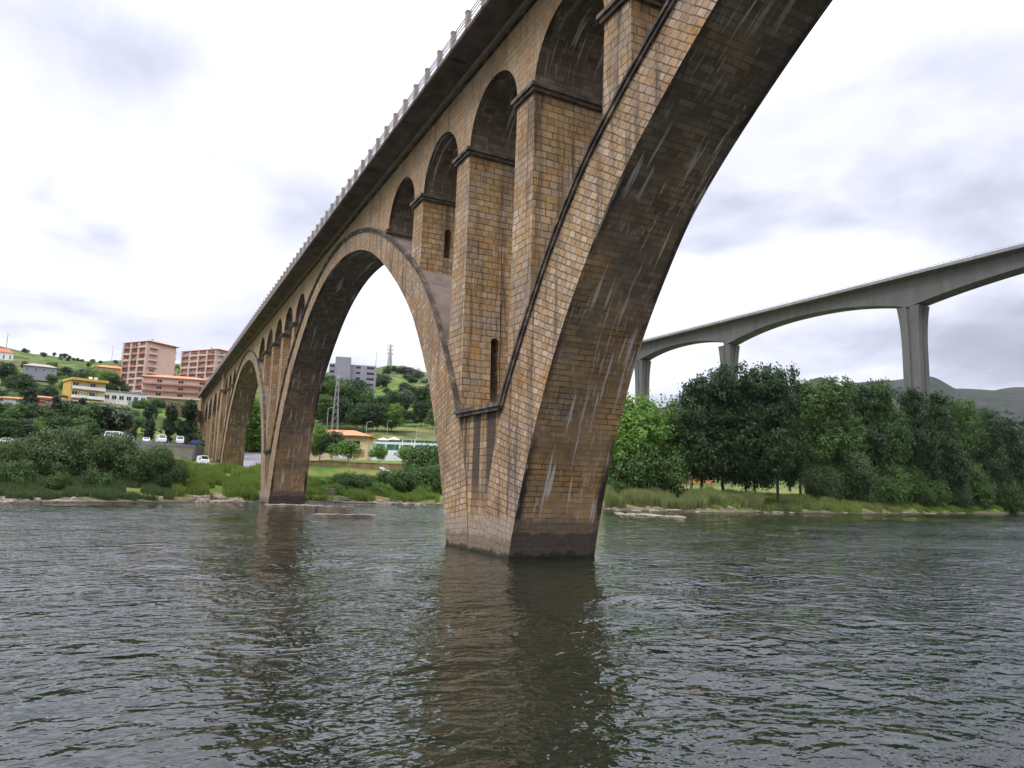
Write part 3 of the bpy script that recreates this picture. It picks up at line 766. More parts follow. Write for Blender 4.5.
for i in range(46):
    lam = rng.uniform(2.0, 7.0); th = rad(-60) + rng.normal(0, 1.0); kx, ky = math.cos(th) * 2 * math.pi / lam, math.sin(th) * 2 * math.pi / lam
    ph = rng.uniform(0, 6.28)
    wob = .8 * np.sin(XX * .11 * rng.uniform(.5, 1.5) + ph) + .8 * np.sin(YY * .13 * rng.uniform(.5, 1.5) + 2 * ph)
    ZZ += (.0019 * lam) * np.sin(kx * XX + ky * YY + ph + wob)
fade = np.clip((XX + 120) / 20, 0, 1) * np.clip((230 - XX) / 20, 0, 1) * np.clip((YY + 8) / 6, 0, 1) * np.clip((160 - YY) / 20, 0, 1)
patch = .62 + .55 * np.sin(XX * .045 + 1.3 * np.sin(YY * .05) + .6) * np.sin(YY * .07 + 1.1 * np.sin(XX * .06)) 
ZZ *= fade * patch * .85
nx, ny = XX.shape
Vw = np.stack([XX, YY, ZZ], -1).reshape(-1, 3).tolist()
Fw = [(i * ny + j, (i + 1) * ny + j, (i + 1) * ny + j + 1, i * ny + j + 1) for i in range(nx - 1) for j in range(ny - 1)]
b0 = len(Vw); xa, xb, ya_, yb_ = gx[0], gx[-1], gy[0], gy[-1]; BIG = 6000
cs = [(-BIG, -BIG), (xa, -BIG), (xb, -BIG), (BIG, -BIG), (-BIG, ya_), (xa, ya_), (xb, ya_), (BIG, ya_), (-BIG, yb_), (xa, yb_), (xb, yb_), (BIG, yb_), (-BIG, BIG), (xa, BIG), (xb, BIG), (BIG, BIG)]
Vw += [(a, b, 0.0) for a, b in cs]
for r_ in range(3):
    for c_ in range(3):
        if r_ == 1 and c_ == 1: continue
        i0 = b0 + r_ * 4 + c_; Fw.append((i0, i0 + 1, i0 + 5, i0 + 4))
me = bpy.data.meshes.new('river'); me.from_pydata(Vw, [], Fw); me.materials.append(M_WATER)
me.polygons.foreach_set('use_smooth', [True] * len(me.polygons)); me.update()
wo = bpy.data.objects.new('river', me); COL.objects.link(wo); tag(wo, kind='structure')

# ------------------------------------------------------------ vegetation
def leaf_mat(name, dark, light, yellow=None, trans=.25):
    m, t, b, out = newmat(name)
    pos = t.node('ShaderNodeTexCoord').outputs['Object']; rnd = t.node('ShaderNodeObjectInfo').outputs['Random']
    geo = t.node('ShaderNodeNewGeometry')
    f = t.math('ADD', t.noise(pos, .45, 4, .6), t.math('MULTIPLY', t.math('SUBTRACT', geo.outputs['Random Per Island'], .5), .35))
    c = t.ramp(f, [(.28, dark), (.72, light)])
    c = t.mix(t.math('MULTIPLY', rnd, .4), c, yellow or tuple(min(1, v * 1.35) for v in light))
    b.inputs['Roughness'].default_value = .65; b.inputs['Specular IOR Level'].default_value = .25
    t.put(b.inputs['Base Color'], c)
    tr = t.node('ShaderNodeBsdfTranslucent'); t.put(tr.inputs[0], c)
    mx = t.node('ShaderNodeMixShader'); mx.inputs[0].default_value = trans
    t.l.new(b.outputs[0], mx.inputs[1]); t.l.new(tr.outputs[0], mx.inputs[2]); t.l.new(mx.outputs[0], out.inputs[0])
    return m
L_POP = leaf_mat('poplar leaves', (.030, .064, .014), (.072, .128, .027))
L_BRI = leaf_mat('bright leaves', (.06, .13, .016), (.13, .24, .035))
L_DARK = leaf_mat('dark leaves', (.014, .034, .011), (.038, .072, .019))
L_WIL = leaf_mat('willow leaves', (.038, .072, .024), (.090, .140, .045), (.11, .15, .055))
L_OLIVE = leaf_mat('olive leaves', (.055, .075, .045), (.10, .125, .075))
L_CON = leaf_mat('conifer needles', (.018, .034, .016), (.035, .06, .024))
L_GRASS = leaf_mat('grass blades', (.09, .16, .02), (.17, .26, .04), (.24, .26, .07))
L_REED = leaf_mat('reed blades', (.09, .15, .03), (.20, .27, .07), (.27, .25, .12))
BARK = plain('bark', (.09, .07, .055), .95, .3, 3.0)

def crown_pts(rnd, shape, h, r, n):
    """clump centres spread through the volume of an uneven crown (local, base at z=0)"""
    lobes = []
    for i in range(11):
        t = rnd.random(); a = rnd.uniform(0, 6.283)
        if shape == 'poplar': rr = r * (.30 + .55 * math.sin(math.pi * min(1, t * .85 + .12))); q = .62 * r
        elif shape == 'cone': rr = r * (1 - t) * .55; q = r * (.62 - .45 * t)
        elif shape == 'bush': rr = r * .62; q = .48 * r
        else: rr = r * (.25 + .5 * math.sin(math.pi * (t * .8 + .15))); q = .50 * r
        zc = {'poplar': .10 + .80 * t, 'cone': .08 + .86 * t, 'bush': .25 + .42 * t, 'round': .22 + .60 * t}[shape] * h
        k = rnd.uniform(.35, 1) * rr
        lobes.append((k * math.cos(a), k * math.sin(a), zc, q * rnd.uniform(.7, 1.15)))
    lobes.append((0, 0, h * .5, r * .6)); 
    if shape in ('poplar', 'cone'): lobes.append((0, 0, h * .86, r * (.34 if shape == 'poplar' else .16)))
    out = []
    while len(out) < n:
        L = rnd.choice(lobes)
        v = Vector((rnd.gauss(0, 1), rnd.gauss(0, 1), rnd.gauss(0, 1))).normalized() * (L[3] * rnd.uniform(.55, 1.05) ** .6)
        z = L[2] + v.z * (1.25 if shape in ('poplar',) else 1.0)
        if z < 0.02 * h or z > h * 1.02: continue
        out.append(((L[0] + v.x, L[1] + v.y, z), L))
    return out
def leaves(rnd, pts, size, per, spread, droop=0.0):
    v = []; f = []
    for (p, L) in pts:
        for _ in range(per):
            c = Vector(p) + Vector((rnd.gauss(0, spread), rnd.gauss(0, spread), rnd.gauss(0, spread * .8)))
            out = (c - Vector(L[:3])); out = out.normalized() if out.length > .01 else Vector((0, 0, 1))
            nrm = (out + Vector((rnd.gauss(0, .7), rnd.gauss(0, .7), rnd.gauss(0, .7) + .35))).normalized()
            a = nrm.orthogonal().normalized(); b = nrm.cross(a); th = rnd.uniform(0, 6.28)
            a, b = a * math.cos(th) + b * math.sin(th), b * math.cos(th) - a * math.sin(th)
            s = size * rnd.uniform(.6, 1.3); i = len(v)
            a = a * s; b = b * s * .55
            if droop: a = (a + Vector((0, 0, -droop * s)))
            v += [tuple(c - a), tuple(c + b), tuple(c + a * 1.1), tuple(c - b)]
            f.append((i, i + 1, i + 2, i + 3))
    return v, f
def mesh_vf(name, v, f, mat):
    me = bpy.data.meshes.new(name); me.from_pydata(v, [], f); me.materials.append(mat); me.update(); return me
def trunk_mesh(rnd, h, r, th, crown0):
    mb = MB(); p = Vector((0, 0, -.6)); n = 6; rr = r
    pts_ = [Vector((0, 0, -.6))]
    for i in range(1, n + 1):
        pts_.append(Vector((rnd.gauss(0, .018) * h, rnd.gauss(0, .018) * h, th * i / n)))
    for i in range(n): mb.tube(pts_[i], pts_[i + 1], r * (1 - .12 * i), r * (1 - .12 * (i + 1)), 7)
    for i in range(9):
        t = rnd.uniform(crown0, .95); b = pts_[min(n, int(t * n))]; a = rnd.uniform(0, 6.28); L = h * rnd.uniform(.12, .24)
        e = b + Vector((math.cos(a) * L * .7, math.sin(a) * L * .7, L)); mb.tube(b, e, r * .35, r * .1, 5, cap=False)
    return mb
def tree_proto(seed, shape, h, r, mat, clear=.18, n=420, per=13, size=.36, name='tree', droop=0.0):
    """returns (crown mesh, trunk mesh): full height h"""
    rnd = random.Random(seed); ch = h * (1 - clear)
    pts_ = crown_pts(rnd, shape, ch, r, n)
    pts_ = [((p[0], p[1], p[2] + h * clear), (L[0], L[1], L[2] + h * clear, L[3])) for p, L in pts_]
    v, f = leaves(rnd, pts_, size, per, r * .085, droop)
    cm = mesh_vf(name + '_crown', v, f, mat)
    tm = trunk_mesh(rnd, h, max(.06, h * .016), h * .72, .3)
    o = tm.build(name + '_trunk', BARK); me = o.data; bpy.data.objects.remove(o)
    return cm, me
PROTO = {}
def proto(key):
    if key in PROTO: return PROTO[key]
    kind, s = key
    if kind == 'poplar': r = tree_proto(10 + s, 'poplar', 20, 5.0, L_POP, .14, 800, 22, .25)
    elif kind == 'dark_poplar': r = tree_proto(20 + s, 'poplar', 20, 5.2, L_DARK, .13, 850, 22, .26)
    elif kind == 'bright': r = tree_proto(30 + s, 'round', 12, 5.2, L_BRI, .15, 560, 20, .23)
    elif kind == 'round': r = tree_proto(40 + s, 'round', 10, 4.4, L_POP, .18, 420, 15, .26)
    elif kind == 'dark_round': r = tree_proto(50 + s, 'round', 10, 4.6, L_DARK, .14, 420, 15, .27)
    elif kind == 'willow': r = tree_proto(60 + s, 'bush', 8, 6.0, L_WIL, .0, 900, 22, .21, droop=.35)
    elif kind == 'bush': r = tree_proto(70 + s, 'bush', 5, 3.7, L_POP, .0, 480, 18, .16)
    elif kind == 'bright_bush': r = tree_proto(80 + s, 'bush', 5, 3.7, L_BRI, .0, 480, 18, .16)
    elif kind == 'conifer': r = tree_proto(90 + s, 'cone', 14, 3.4, L_CON, .08, 360, 12, .34, droop=.4)
    elif kind == 'cypress': r = tree_proto(95 + s, 'poplar', 14, 2.9, L_CON, .06, 360, 12, .32)
    elif kind == 'olive': r = tree_proto(100 + s, 'bush', 5, 3.6, L_OLIVE, .08, 220, 12, .30)
    elif kind == 'topiary': r = tree_proto(110 + s, 'round', 6, 3.2, L_BRI, .32, 260, 12, .22)
    PROTO[key] = r; return r
BASEH = dict(poplar=20, dark_poplar=20, bright=12, round=10, dark_round=10, willow=8, bush=5, bright_bush=5, conifer=14, cypress=14, olive=5, topiary=6)
_tr = random.Random(77)
def tree(name, kind, x, y, z, h, wide=1.0, label=None, cat='tree', group=None, seed=None):
    s = _tr.randrange(3) if seed is None else seed
    cm, tm = proto((kind, s)); k = h / BASEH[kind]
    o = empty(name, (x, y, z), _tr.uniform(0, 6.28), label, cat, group); o.scale = (k * wide, k * wide, k)
    c = bpy.data.objects.new('crown' if cat == 'tree' else 'foliage', cm); COL.objects.link(c); c.parent = o
    t = bpy.data.objects.new('trunk' if cat == 'tree' else 'stem', tm); COL.objects.link(t); t.parent = o
    return o
def tree_px(name, kind, px, ytop, dist, label, wide=1.0, cat='tree', group=None, seed=None, sink=.3):
    """a tree rooted on the ground at that distance, tall enough to reach the given sight line"""
    x, y, z = on_ground(px, dist, (ytop + 480) / 2); zt = pt(px, ytop, dist)[2]
    h = max(1.2, zt - z + sink)
    return tree(name, kind, x, y, z - sink, h, wide, label, cat, group, seed)

# right bank: the riverside wood
R = [
 ('poplar_tree', 'bright', 628, 396, 176, 'light green tree standing just right of the nearest bridge leg', 1.0),
 ('poplar_tree', 'bright', 654, 401, 184, 'light green round tree second to the right of the bridge leg, beside the dark poplars', .95),
 ('poplar_tree', 'dark_poplar', 700, 376, 182, 'tall dark leafy tree at the left end of the riverside poplars', .9),
 ('poplar_tree', 'dark_poplar', 724, 368, 186, 'tallest dark riverside tree, in front of the middle viaduct pier', .85),
 ('poplar_tree', 'dark_poplar', 753, 371, 188, 'dark riverside tree just right of the tallest one', .8),
 ('poplar_tree', 'dark_poplar', 776, 369, 194, 'slim dark tree at the right edge of the tall dark clump', .7),
 ('poplar_tree', 'poplar', 806, 384, 214, 'mid green tree in front of the first far hill, right of the dark clump', .95),
 ('poplar_tree', 'poplar', 832, 381, 222, 'mid green tree in the middle of the riverside wood above the big willow bush', .85),
 ('poplar_tree', 'dark_poplar', 862, 385, 238, 'dark poplar left of the tall viaduct pier', .75),
 ('poplar_tree', 'poplar', 884, 384, 246, 'mid green poplar directly below the near viaduct pier, left of its shaft', .72),
 ('poplar_tree', 'dark_poplar', 912, 388, 262, 'very dark poplar in front of the near viaduct pier', .75),
 ('poplar_tree', 'dark_poplar', 938, 392, 276, 'dark poplar just right of the near viaduct pier', .75),
 ('poplar_tree', 'poplar', 962, 401, 298, 'mid green poplar on the falling line of the wood, under the far grey ridge', .8),
 ('poplar_tree', 'dark_poplar', 985, 411, 320, 'dark poplar second from the right edge of the wood', .8),
 ('poplar_tree', 'dark_poplar', 1008, 419, 345, 'dark poplar near the right end of the wood with pale top', .85),
 ('poplar_tree', 'dark_poplar', 1036, 428, 372, 'dark poplar at the far right end of the wood', .9),
]
for nm, kd, px, yt, d, lab, wd in R: tree_px(nm, kd, px, yt, d + (12 if px > 790 else 4), lab, wd, group='tall trees along the right bank')
for px, yt, d in [(690, 402, 215), (745, 408, 220), (800, 410, 240), (850, 412, 262), (892, 410, 285), (925, 414, 300), (960, 424, 325), (1000, 436, 372), (1060, 440, 400)]:
    tree_px('poplar_tree', 'dark_poplar', px, yt, d, 'dark tree filling the second row of the riverside wood', 1.0, group='second row of trees on the right bank')
RB = [
 ('bush', 640, 440, 166, 'large green bush beside the nearest bridge leg on the right bank', 1.0),
 ('bush', 664, 444, 170, 'rounded green bush right of the large one by the bridge leg', .85),
 ('bush', 618, 462, 164, 'low green bush tucked against the bridge leg on the right bank', 1.0),
 ('willow', 822, 462, 206, 'broad grey green willow bush, left half of the big riverside clump', .75),
 ('willow', 848, 452, 214, 'tallest willow bush of the big riverside clump', .75),
 ('bush', 882, 466, 232, 'dark green bush right of the willow clump', .9),
 ('bush', 906, 464, 246, 'upright rounded bush standing alone below the near viaduct pier', .8),
 ('bush', 928, 470, 258, 'small bush between the upright one and the wide pale one', .8),
 ('willow', 952, 462, 278, 'wide pale green bush below the falling line of the wood', .6),
 ('bush', 978, 470, 292, 'dark bush at the right side of the wide pale one', .8),
 ('bush', 1004, 480, 322, 'low green bush close to the right edge of the picture', .9),
]
for kd, px, yt, d, lab, wd in RB: tree_px('riverside_bush', kd, px, yt, d + (9 if px < 800 else 18), lab, wd * .9, cat='bush', group='bushes along the right bank')
# left bank
LB = [
 ('willow', 8, 446, 134, 'broad grey green bush at the left edge of the left bank', .75),
 ('willow', 44, 438, 138, 'tall dark willow bush on the left bank, second from the left edge', .8),
 ('willow', 74, 434, 142, 'tallest dark willow bush of the left bank thicket', .75),
 ('willow', 118, 440, 142, 'wide willow bush below the white parked vans', .75),
 ('willow', 150, 452, 141, 'low spreading willow bush at the right end of the left thicket', .8),
 ('willow', 172, 464, 140, 'small willow bush where the thicket meets the bright grass', .8),
 ('bush', 14, 470, 124, 'pale green bush low on the water edge at the far left', .9),
 ('bush', 60, 478, 128, 'dark low bush on the water edge below the tall willows', .9),
 ('bush', 100, 474, 131, 'round dark bush on the water edge below the wide willow', .9),
 ('bright_bush', 88, 456, 150, 'yellowish green bush glimpsed between the two willow masses', .7),
]
for kd, px, yt, d, lab, wd in LB: tree_px('riverside_bush', kd, px, yt - (10 if px < 60 else 7), d, lab, wd * 1.08, cat='bush', group='bushes along the left bank')
for i in range(12):
    px = -24 - i * 24; tree_px('riverside_bush', ['willow', 'bush', 'willow'][i % 3], px, 440 + (i * 7) % 16, 134 + (i * 5) % 9, 'grey green bush of the thicket continuing past the left edge', .9, cat='bush', group='bushes past the left edge')
MBs = [
 ('bush', 338, 478, 163, 'dark bush nearest the far bridge leg under the second arch', .9),
 ('bush', 362, 477, 166, 'dark bush behind the boulders under the second arch', .9),
 ('bush', 388, 473, 166, 'dark bush to the left of the large rounded bush under the second arch', .9),
 ('bush', 420, 470, 165, 'dark bush to the right of the large rounded bush under the second arch', .9),
 ('bush', 352, 474, 156, 'dark bush left under the second arch by the boulders', .8),
 ('bright_bush', 322, 480, 160, 'low bright bush close to the right of the far bridge leg', .9),
 ('bush', 370, 480, 160, 'small bush in the middle of the bank under the second arch', .8),
 ('bush', 404, 467, 160, 'large dark rounded bush under the second arch', .8),
 ('bush', 434, 468, 162, 'dark bush half hidden by the near bridge leg', .8),
 ('bush', 432, 449, 178, 'small leafy tree like bush just left of the near bridge leg', .9),
 ('bright_bush', 384, 486, 156, 'low bright bush at the water line under the second arch', .9),
 ('bright_bush', 424, 488, 157, 'low bright bush at the water line beside the near bridge leg', .9),
 ('bright_bush', 340, 487, 153, 'low bright bush by the old wall under the second arch', .7),
]
for kd, px, yt, d, lab, wd in MBs: tree_px('riverside_bush', kd, px, yt - 4, d, lab, wd * 1.2, cat='bush', group='bushes under the second arch')
# trees around the car park and embankment, left
LT = [
 ('conifer', 26, 384, 250, 'dark pointed conifer left of the red roofed houses'),
 ('conifer', 52, 394, 246, 'dark conifer in front of the pale long house'),
 ('round', 12, 404, 240, 'green tree at the left edge above the car park'),
 ('conifer', 78, 396, 250, 'dark conifer below the yellow house'),
 ('conifer', 102, 402, 248, 'dark conifer right of and below the yellow house'),
 ('round', 40, 418, 226, 'round green tree above the left thicket'),
 ('olive', 66, 424, 222, 'grey green tree with pale blossom above the left thicket'),
 ('round', 84, 420, 224, 'green tree left of the white parked vans'),
 ('cypress', 133, 424, 220, 'thin pale tree between the parked vans'),
 ('cypress', 148, 403, 226, 'leftmost of the three dark narrow trees before the bridge end'),
 ('cypress', 168, 404, 226, 'middle of the three dark narrow trees before the bridge end'),
 ('cypress', 187, 400, 228, 'rightmost of the three dark narrow trees, touching the bridge end'),
]
for kd, px, yt, d, lab in LT: tree_px('roadside_tree', kd, px, yt, d, lab, .75 if kd == 'cypress' else 1.1, group='trees round the car park')
for i in range(20):
    px = -8 + i * 6.2; tree_px('roadside_tree', ['round', 'dark_round', 'round', 'olive'][i % 4], px + _tr.uniform(-2, 2), 403 + _tr.uniform(-1.5, 7), 250 + _tr.uniform(-6, 6), 'low leafy tree in the belt below the small red roofed houses', 1.3, group='belt of trees below the small houses')
for i in range(13):
    px = -4 + i * 7.5; tree_px('roadside_tree', ['dark_round', 'round', 'bright', 'round'][i % 4], px + _tr.uniform(-2, 2), 419 + _tr.uniform(-3, 8), 225 + _tr.uniform(-6, 6), 'leafy tree in the lower belt just above the left thicket', 1.3, group='lower belt of trees above the thicket')
# garden trees by the villa
tree_px('clipped_tree', 'topiary', 348, 442, 206, 'round clipped tree with bright crown in front of the yellow villa', 1.3, seed=0, group='clipped trees on the terrace')
tree_px('clipped_tree', 'topiary', 379, 447, 208, 'small clipped tree at the right corner of the yellow villa', 1.1, seed=1, group='clipped trees on the terrace')
tree_px('clipped_tree', 'topiary', 408, 447, 208, 'small clipped tree in front of the white pool fence', 1.1, seed=2, group='clipped trees on the terrace')
tree_px('garden_tree', 'dark_round', 332, 432, 212, 'dark green tree covering the left half of the yellow villa', .9, group='trees on the villa terrace')
tree_px('garden_tree', 'bright', 320, 426, 216, 'leafy tree between the bridge leg and the yellow villa', .8, group='trees on the villa terrace')
tree_px('garden_tree', 'bright', 254, 398, 240, 'bright green tree seen through the third arch', 1.3, group='trees on the villa terrace')
# slope behind the villa
for px, yt, d, kd in [(322, 377, 330, 'round'), (334, 381, 320, 'round'), (345, 381, 335, 'dark_round'), (355, 382, 340, 'dark_round'), (364, 388, 330, 'round'), (378, 397, 345, 'round'), (392, 392, 350, 'dark_round'), (326, 394, 310, 'round'), (402, 396, 350, 'dark_round'), (424, 388, 340, 'dark_round'), (436, 392, 335, 'round'), (420, 402, 320, 'dark_round'), (432, 410, 312, 'round'), (340, 398, 305, 'dark_round')]:
    tree_px('slope_tree', kd, px, yt, d, 'leafy tree on the green slope between the yellow villa and the grey block', 1.0, group='trees on the slope behind the villa')
for px, yt, kd, lab in [(363, 405, 'dark_round', 'dark clipped tree, left end of the round hedge on the slope'), (376, 404, 'dark_round', 'dark clipped tree in the middle of the round hedge on the slope'), (391, 404, 'bright', 'bright green clipped tree at the right end of the round hedge on the slope')]:
    tree_px('clipped_tree', kd, px, yt, 300, lab, 1.25, group='round clipped trees on the slope')
for px, yt, d in [(400, 366, 690), (408, 367, 690), (416, 371, 680), (404, 374, 640), (412, 378, 620), (422, 380, 620), (428, 378, 640), (396, 372, 690), (392, 367, 720), (435, 384, 610)]:
    tree_px('hilltop_tree', 'olive', px, yt, d, 'grey green tree on the hill top below the radio mast', 1.6, group='trees on the masted hill')
# hillside and hedges on the left
rl = random.Random(5)
for i in range(140):
    px = rl.uniform(-40, 235); d = rl.choice([rl.uniform(262, 340), rl.uniform(340, 560), rl.uniform(560, 950)])
    if 95 < px < 215 and d < 335: continue
    if 112 < px < 212 and 330 < d < 470: continue
    if 66 < px < 114 and 285 < d < 360: continue
    x, y, z = on_ground(px, d); kd = rl.choice(['round', 'dark_round', 'dark_round', 'olive', 'round', 'bright', 'bright'])
    hh = rl.uniform(4, 8) if d < 340 else rl.uniform(7, 13)
    if -4 < x < 10 and y < YEND + 20: continue
    if d > 560: hh *= .6
    tree('hillside_tree', kd, x, y, z - .3, hh, 1.2, 'leafy tree on the hillside behind the left bank', 'tree', 'trees on the left hillside')
for i, px in enumerate([40, 47, 51, 56, 60, 64, 69, 80, 88, 103, 111, 118]):
    x, y, z = on_ground(px, 1010); tree('ridge_tree', 'dark_round', x, y, z - .5, rl.uniform(4, 7), 1.3, 'small dark tree in the row on the left skyline', 'tree', 'trees on the left skyline')
for i in range(20):
    px = rl.uniform(120, 200); d = rl.uniform(268, 330)
    x, y, z = on_ground(px, d)
    if -4 < x: continue
    tree('hedge_bush', rl.choice(['bright_bush', 'bush', 'bright_bush']), x, y, z - .3, rl.uniform(2, 4), 1.5, 'low rounded bush on the bank below the long pink building', 'bush', 'bushes on the bank below the pink building')
for i in range(60):
    px = rl.uniform(318, 442); d = rl.uniform(330, 720); x, y, z = on_ground(px, d)
    if 328 < px < 392 and d < 480: continue
    tree('hillside_tree', rl.choice(['round', 'dark_round', 'dark_round', 'olive']), x, y, z - .3, rl.uniform(4, 9), 1.3, 'bushy tree scattered on the hill seen through the second arch', 'tree', 'scattered trees on the hill behind the villa')
for i in range(70):
    px = rl.uniform(780, 1060); d = rl.uniform(1500, 2900); x, y, z = on_ground(px, d)
    tree('distant_tree', 'dark_round', x, y, z - 1, rl.uniform(6, 11), 1.6, 'faint dark tree on the far hills to the right', 'tree', 'faint trees on the far right hills')
for i in range(34):
    px = rl.uniform(560, 1080); d = rl.uniform(420, 900)
    x, y, z = on_ground(px, d); tree('distant_tree', 'dark_round', x, y, z - .3, rl.uniform(9, 14), 1.3, 'distant tree on the flat land behind the riverside wood', 'tree', 'distant trees behind the wood')

# grasses and reeds
def grass_patch(name, label, boxes, mat, hgt, seed, kind='stuff'):
    rnd = random.Random(seed); v = []; f = []
    for (pa, pb, da, db, n, hm) in boxes:
        for _ in range(n):
            px = rnd.uniform(pa, pb); d = rnd.uniform(da, db); x, y, z = on_ground(px, d)
            if z < .12: continue
            dn = noise.noise(Vector((x * .22, y * .22, seed)))
            if dn < -.05: continue
            h = hgt * hm * rnd.uniform(.5, 1.2) * (1 + dn); a = rnd.uniform(0, 6.28); wd = .04 + .06 * rnd.random()
            dx, dy = math.cos(a) * wd, math.sin(a) * wd; lx, ly = rnd.gauss(0, .22) * h, rnd.gauss(0, .22) * h; i = len(v)
            v += [(x - dx, y - dy, z - .1), (x + dx, y + dy, z - .1), (x + dx * .7 + lx * .5, y + dy * .7 + ly * .5, z + h * .6), (x + lx, y + ly, z + h), (x - dx * .7 + lx * .5, y - dy * .7 + ly * .5, z + h * .6)]
            f.append((i, i + 1, i + 2, i + 3, i + 4))
    me = mesh_vf(name, v, f, mat); o = bpy.data.objects.new(name, me); COL.objects.link(o)
    tag(o, label, 'grass', kind='stuff'); return o
SH = [(p[0], p[1]) for p in PROF]
def shd(px): return float(np.interp(px, [a for a, _ in SH], [b for _, b in SH]))
def bands(p0, p1, o0, o1, dens, hm, step=20):
    out = []; p = p0
    while p < p1:
        s_ = shd(p + step / 2); out.append((p, min(p1, p + step), s_ + o0, s_ + o1, dens, hm)); p += step
    return out
grass_patch('reed_bed', 'tall reeds and grasses edging the right bank', bands(606, 760, 3, 17, 6000, 1.0) + bands(760, 900, 3, 14, 2200, .6), L_REED, 2.3, 3)
grass_patch('bank_grass', 'bright short grass between the willow clump and the water', bands(700, 780, 1, 20, 2500, .5) + bands(780, 1060, 1, 26, 7500, .6), L_GRASS, 1.7, 31)
grass_patch('bank_grass', 'bright long grass on the bank between the left thicket and the far bridge leg', bands(176, 270, 1.5, 46, 9500, 1.0) + bands(290, 440, 2, 30, 6500, .7), L_GRASS, 1.5, 8)
grass_patch('bank_grass', 'low grass along the foot of the left thicket', bands(-40, 176, 1, 16, 3500, .6), L_WIL, 1.6, 12)
grass_patch('meadow_grass', 'short meadow grass under the trees of the right bank', bands(606, 1040, 12, 60, 3500, .35), L_GRASS, 2.0, 16)

# ------------------------------------------------------------ rocks and slabs at the water line
M_ROCK = plain('river rock', (.20, .16, .12), .9, .45, 1.2)
M_ROCKD = plain('dark rock', (.07, .058, .048), .9, .4, 1.2)
def rock_mesh(seed, flat=.45):
    import bmesh
    bm = bmesh.new(); bmesh.ops.create_icosphere(bm, subdivisions=3, radius=1)
    for v in bm.verts:
        k = 1 + .35 * noise.noise(v.co * 1.1 + Vector((seed * 3.1, 0, 0))) + .16 * noise.noise(v.co * 3.0 + Vector((0, seed, 0)))
        v.co = Vector((v.co.x * k, v.co.y * k * .75, v.co.z * k * flat))
    me = bpy.data.meshes.new('rock'); bm.to_mesh(me); bm.free(); me.materials.append(M_ROCK); return me
RK = [rock_mesh(s) for s in range(5)]; RKD = []
for m_ in RK[:3]:
    m2 = m_.copy(); m2.materials.clear(); m2.materials.append(M_ROCKD); RKD.append(m2)
rr_ = random.Random(21)
def rock(px, off, s, label, group, dark=False):
    x, y, z = on_ground(px, shd(px) + off)
    o = bpy.data.objects.new('rock', rr_.choice(RKD if dark else RK)); COL.objects.link(o)
    o.location = (x, y, max(-.05, z)); o.scale = (s * rr_.uniform(.8, 1.5), s * rr_.uniform(.7, 1.1), s * rr_.uniform(.5, .9)); o.rotation_euler = (0, 0, rr_.uniform(0, 6.28))
    tag(o, label, 'rock', group)
for i in range(26): rock(rr_.uniform(0, 80), rr_.uniform(-1, 3), rr_.uniform(.3, .9), 'pale rock in the strip of stones at the far left water line', 'rocks at the far left water line')
for i in range(26): rock(rr_.uniform(192, 262), rr_.uniform(-2, 4), rr_.uniform(.5, 1.3), 'flat brown rock at the water line left of the far bridge leg', 'rocks left of the far bridge leg')
for i in range(12): rock(rr_.uniform(330, 352), rr_.uniform(0, 6), rr_.uniform(.5, 1.1), 'dark boulder heaped beside the old wall under the second arch', 'dark boulders under the second arch', True)
for i in range(22): rock(rr_.uniform(376, 442), rr_.uniform(-2, 3), rr_.uniform(.4, 1.0), 'pale rock at the water line left of the near bridge leg', 'rocks left of the near bridge leg')
for i in range(40): rock(rr_.uniform(606, 780), rr_.uniform(-1, 4), rr_.uniform(.3, .9), 'pale rock along the water line of the right bank', 'rocks along the right bank')
for i in range(16): rock(rr_.uniform(790, 960), rr_.uniform(-1, 3), rr_.uniform(.5, 1.2), 'brown rock at the water line below the willow clump', 'rocks below the willow clump')
for i in range(30):
    px = rr_.uniform(618, 682); x, y, _ = pt(px, 490, rr_.uniform(122, 130))
    o = bpy.data.objects.new('rock', rr_.choice(RK)); COL.objects.link(o); s = rr_.uniform(.3, .85)
    o.location = (x, y, .0); o.scale = (s * 1.7, s, s * rr_.uniform(.5, 1.0)); o.rotation_euler = (0, 0, rr_.uniform(0, 6.28)); tag(o, 'brown rock of the small islet breaking the water right of the near bridge leg', 'rock', 'rocks of the small islet')
M_SLAB = plain('weathered slab', (.15, .12, .09), .9, .35, .8)
def slab(px0, px1, dist, z, th, label, wd=2.2, name='concrete_slab'):
    a = pt(px0, 490, dist); b = pt(px1, 490, dist); c = ((a[0] + b[0]) / 2, (a[1] + b[1]) / 2)
    L = math.hypot(b[0] - a[0], b[1] - a[1]); rz = math.atan2(b[1] - a[1], b[0] - a[0])
    mb = MB(); rnd = random.Random(int(px0)); n = 10; pts_ = []
    for i in range(n + 1):
        x = -L / 2 + L * i / n
        pts_.append([(x, -wd / 2 + rnd.uniform(-.12, .12), -th), (x, wd / 2, -th), (x, wd / 2 + rnd.uniform(-.1, .1), rnd.uniform(-.07, .05)), (x, -wd / 2 + rnd.uniform(-.1, .1), rnd.uniform(-.07, .05))])
    for A, B in zip(pts_[:-1], pts_[1:]):
        for j in range(4): mb.face([A[j], B[j], B[(j + 1) % 4], A[(j + 1) % 4]])
    mb.face(pts_[0]); mb.face(pts_[-1][::-1])
    o = mb.build(name, M_SLAB, loc=(c[0], c[1], z)); o.rotation_euler = (0, 0, rz); tag(o, label, 'slab'); return o
slab(266, 322, 116, .35, .6, 'flat rock shelf around the foot of the far bridge leg', 5, 'rock_shelf')
slab(297, 319, 98, .85, 1.1, 'left block of the long broken concrete slab in the shallows', 2.5)
slab(320, 355, 97, .85, 1.1, 'right block of the long broken concrete slab in the shallows', 2.5)
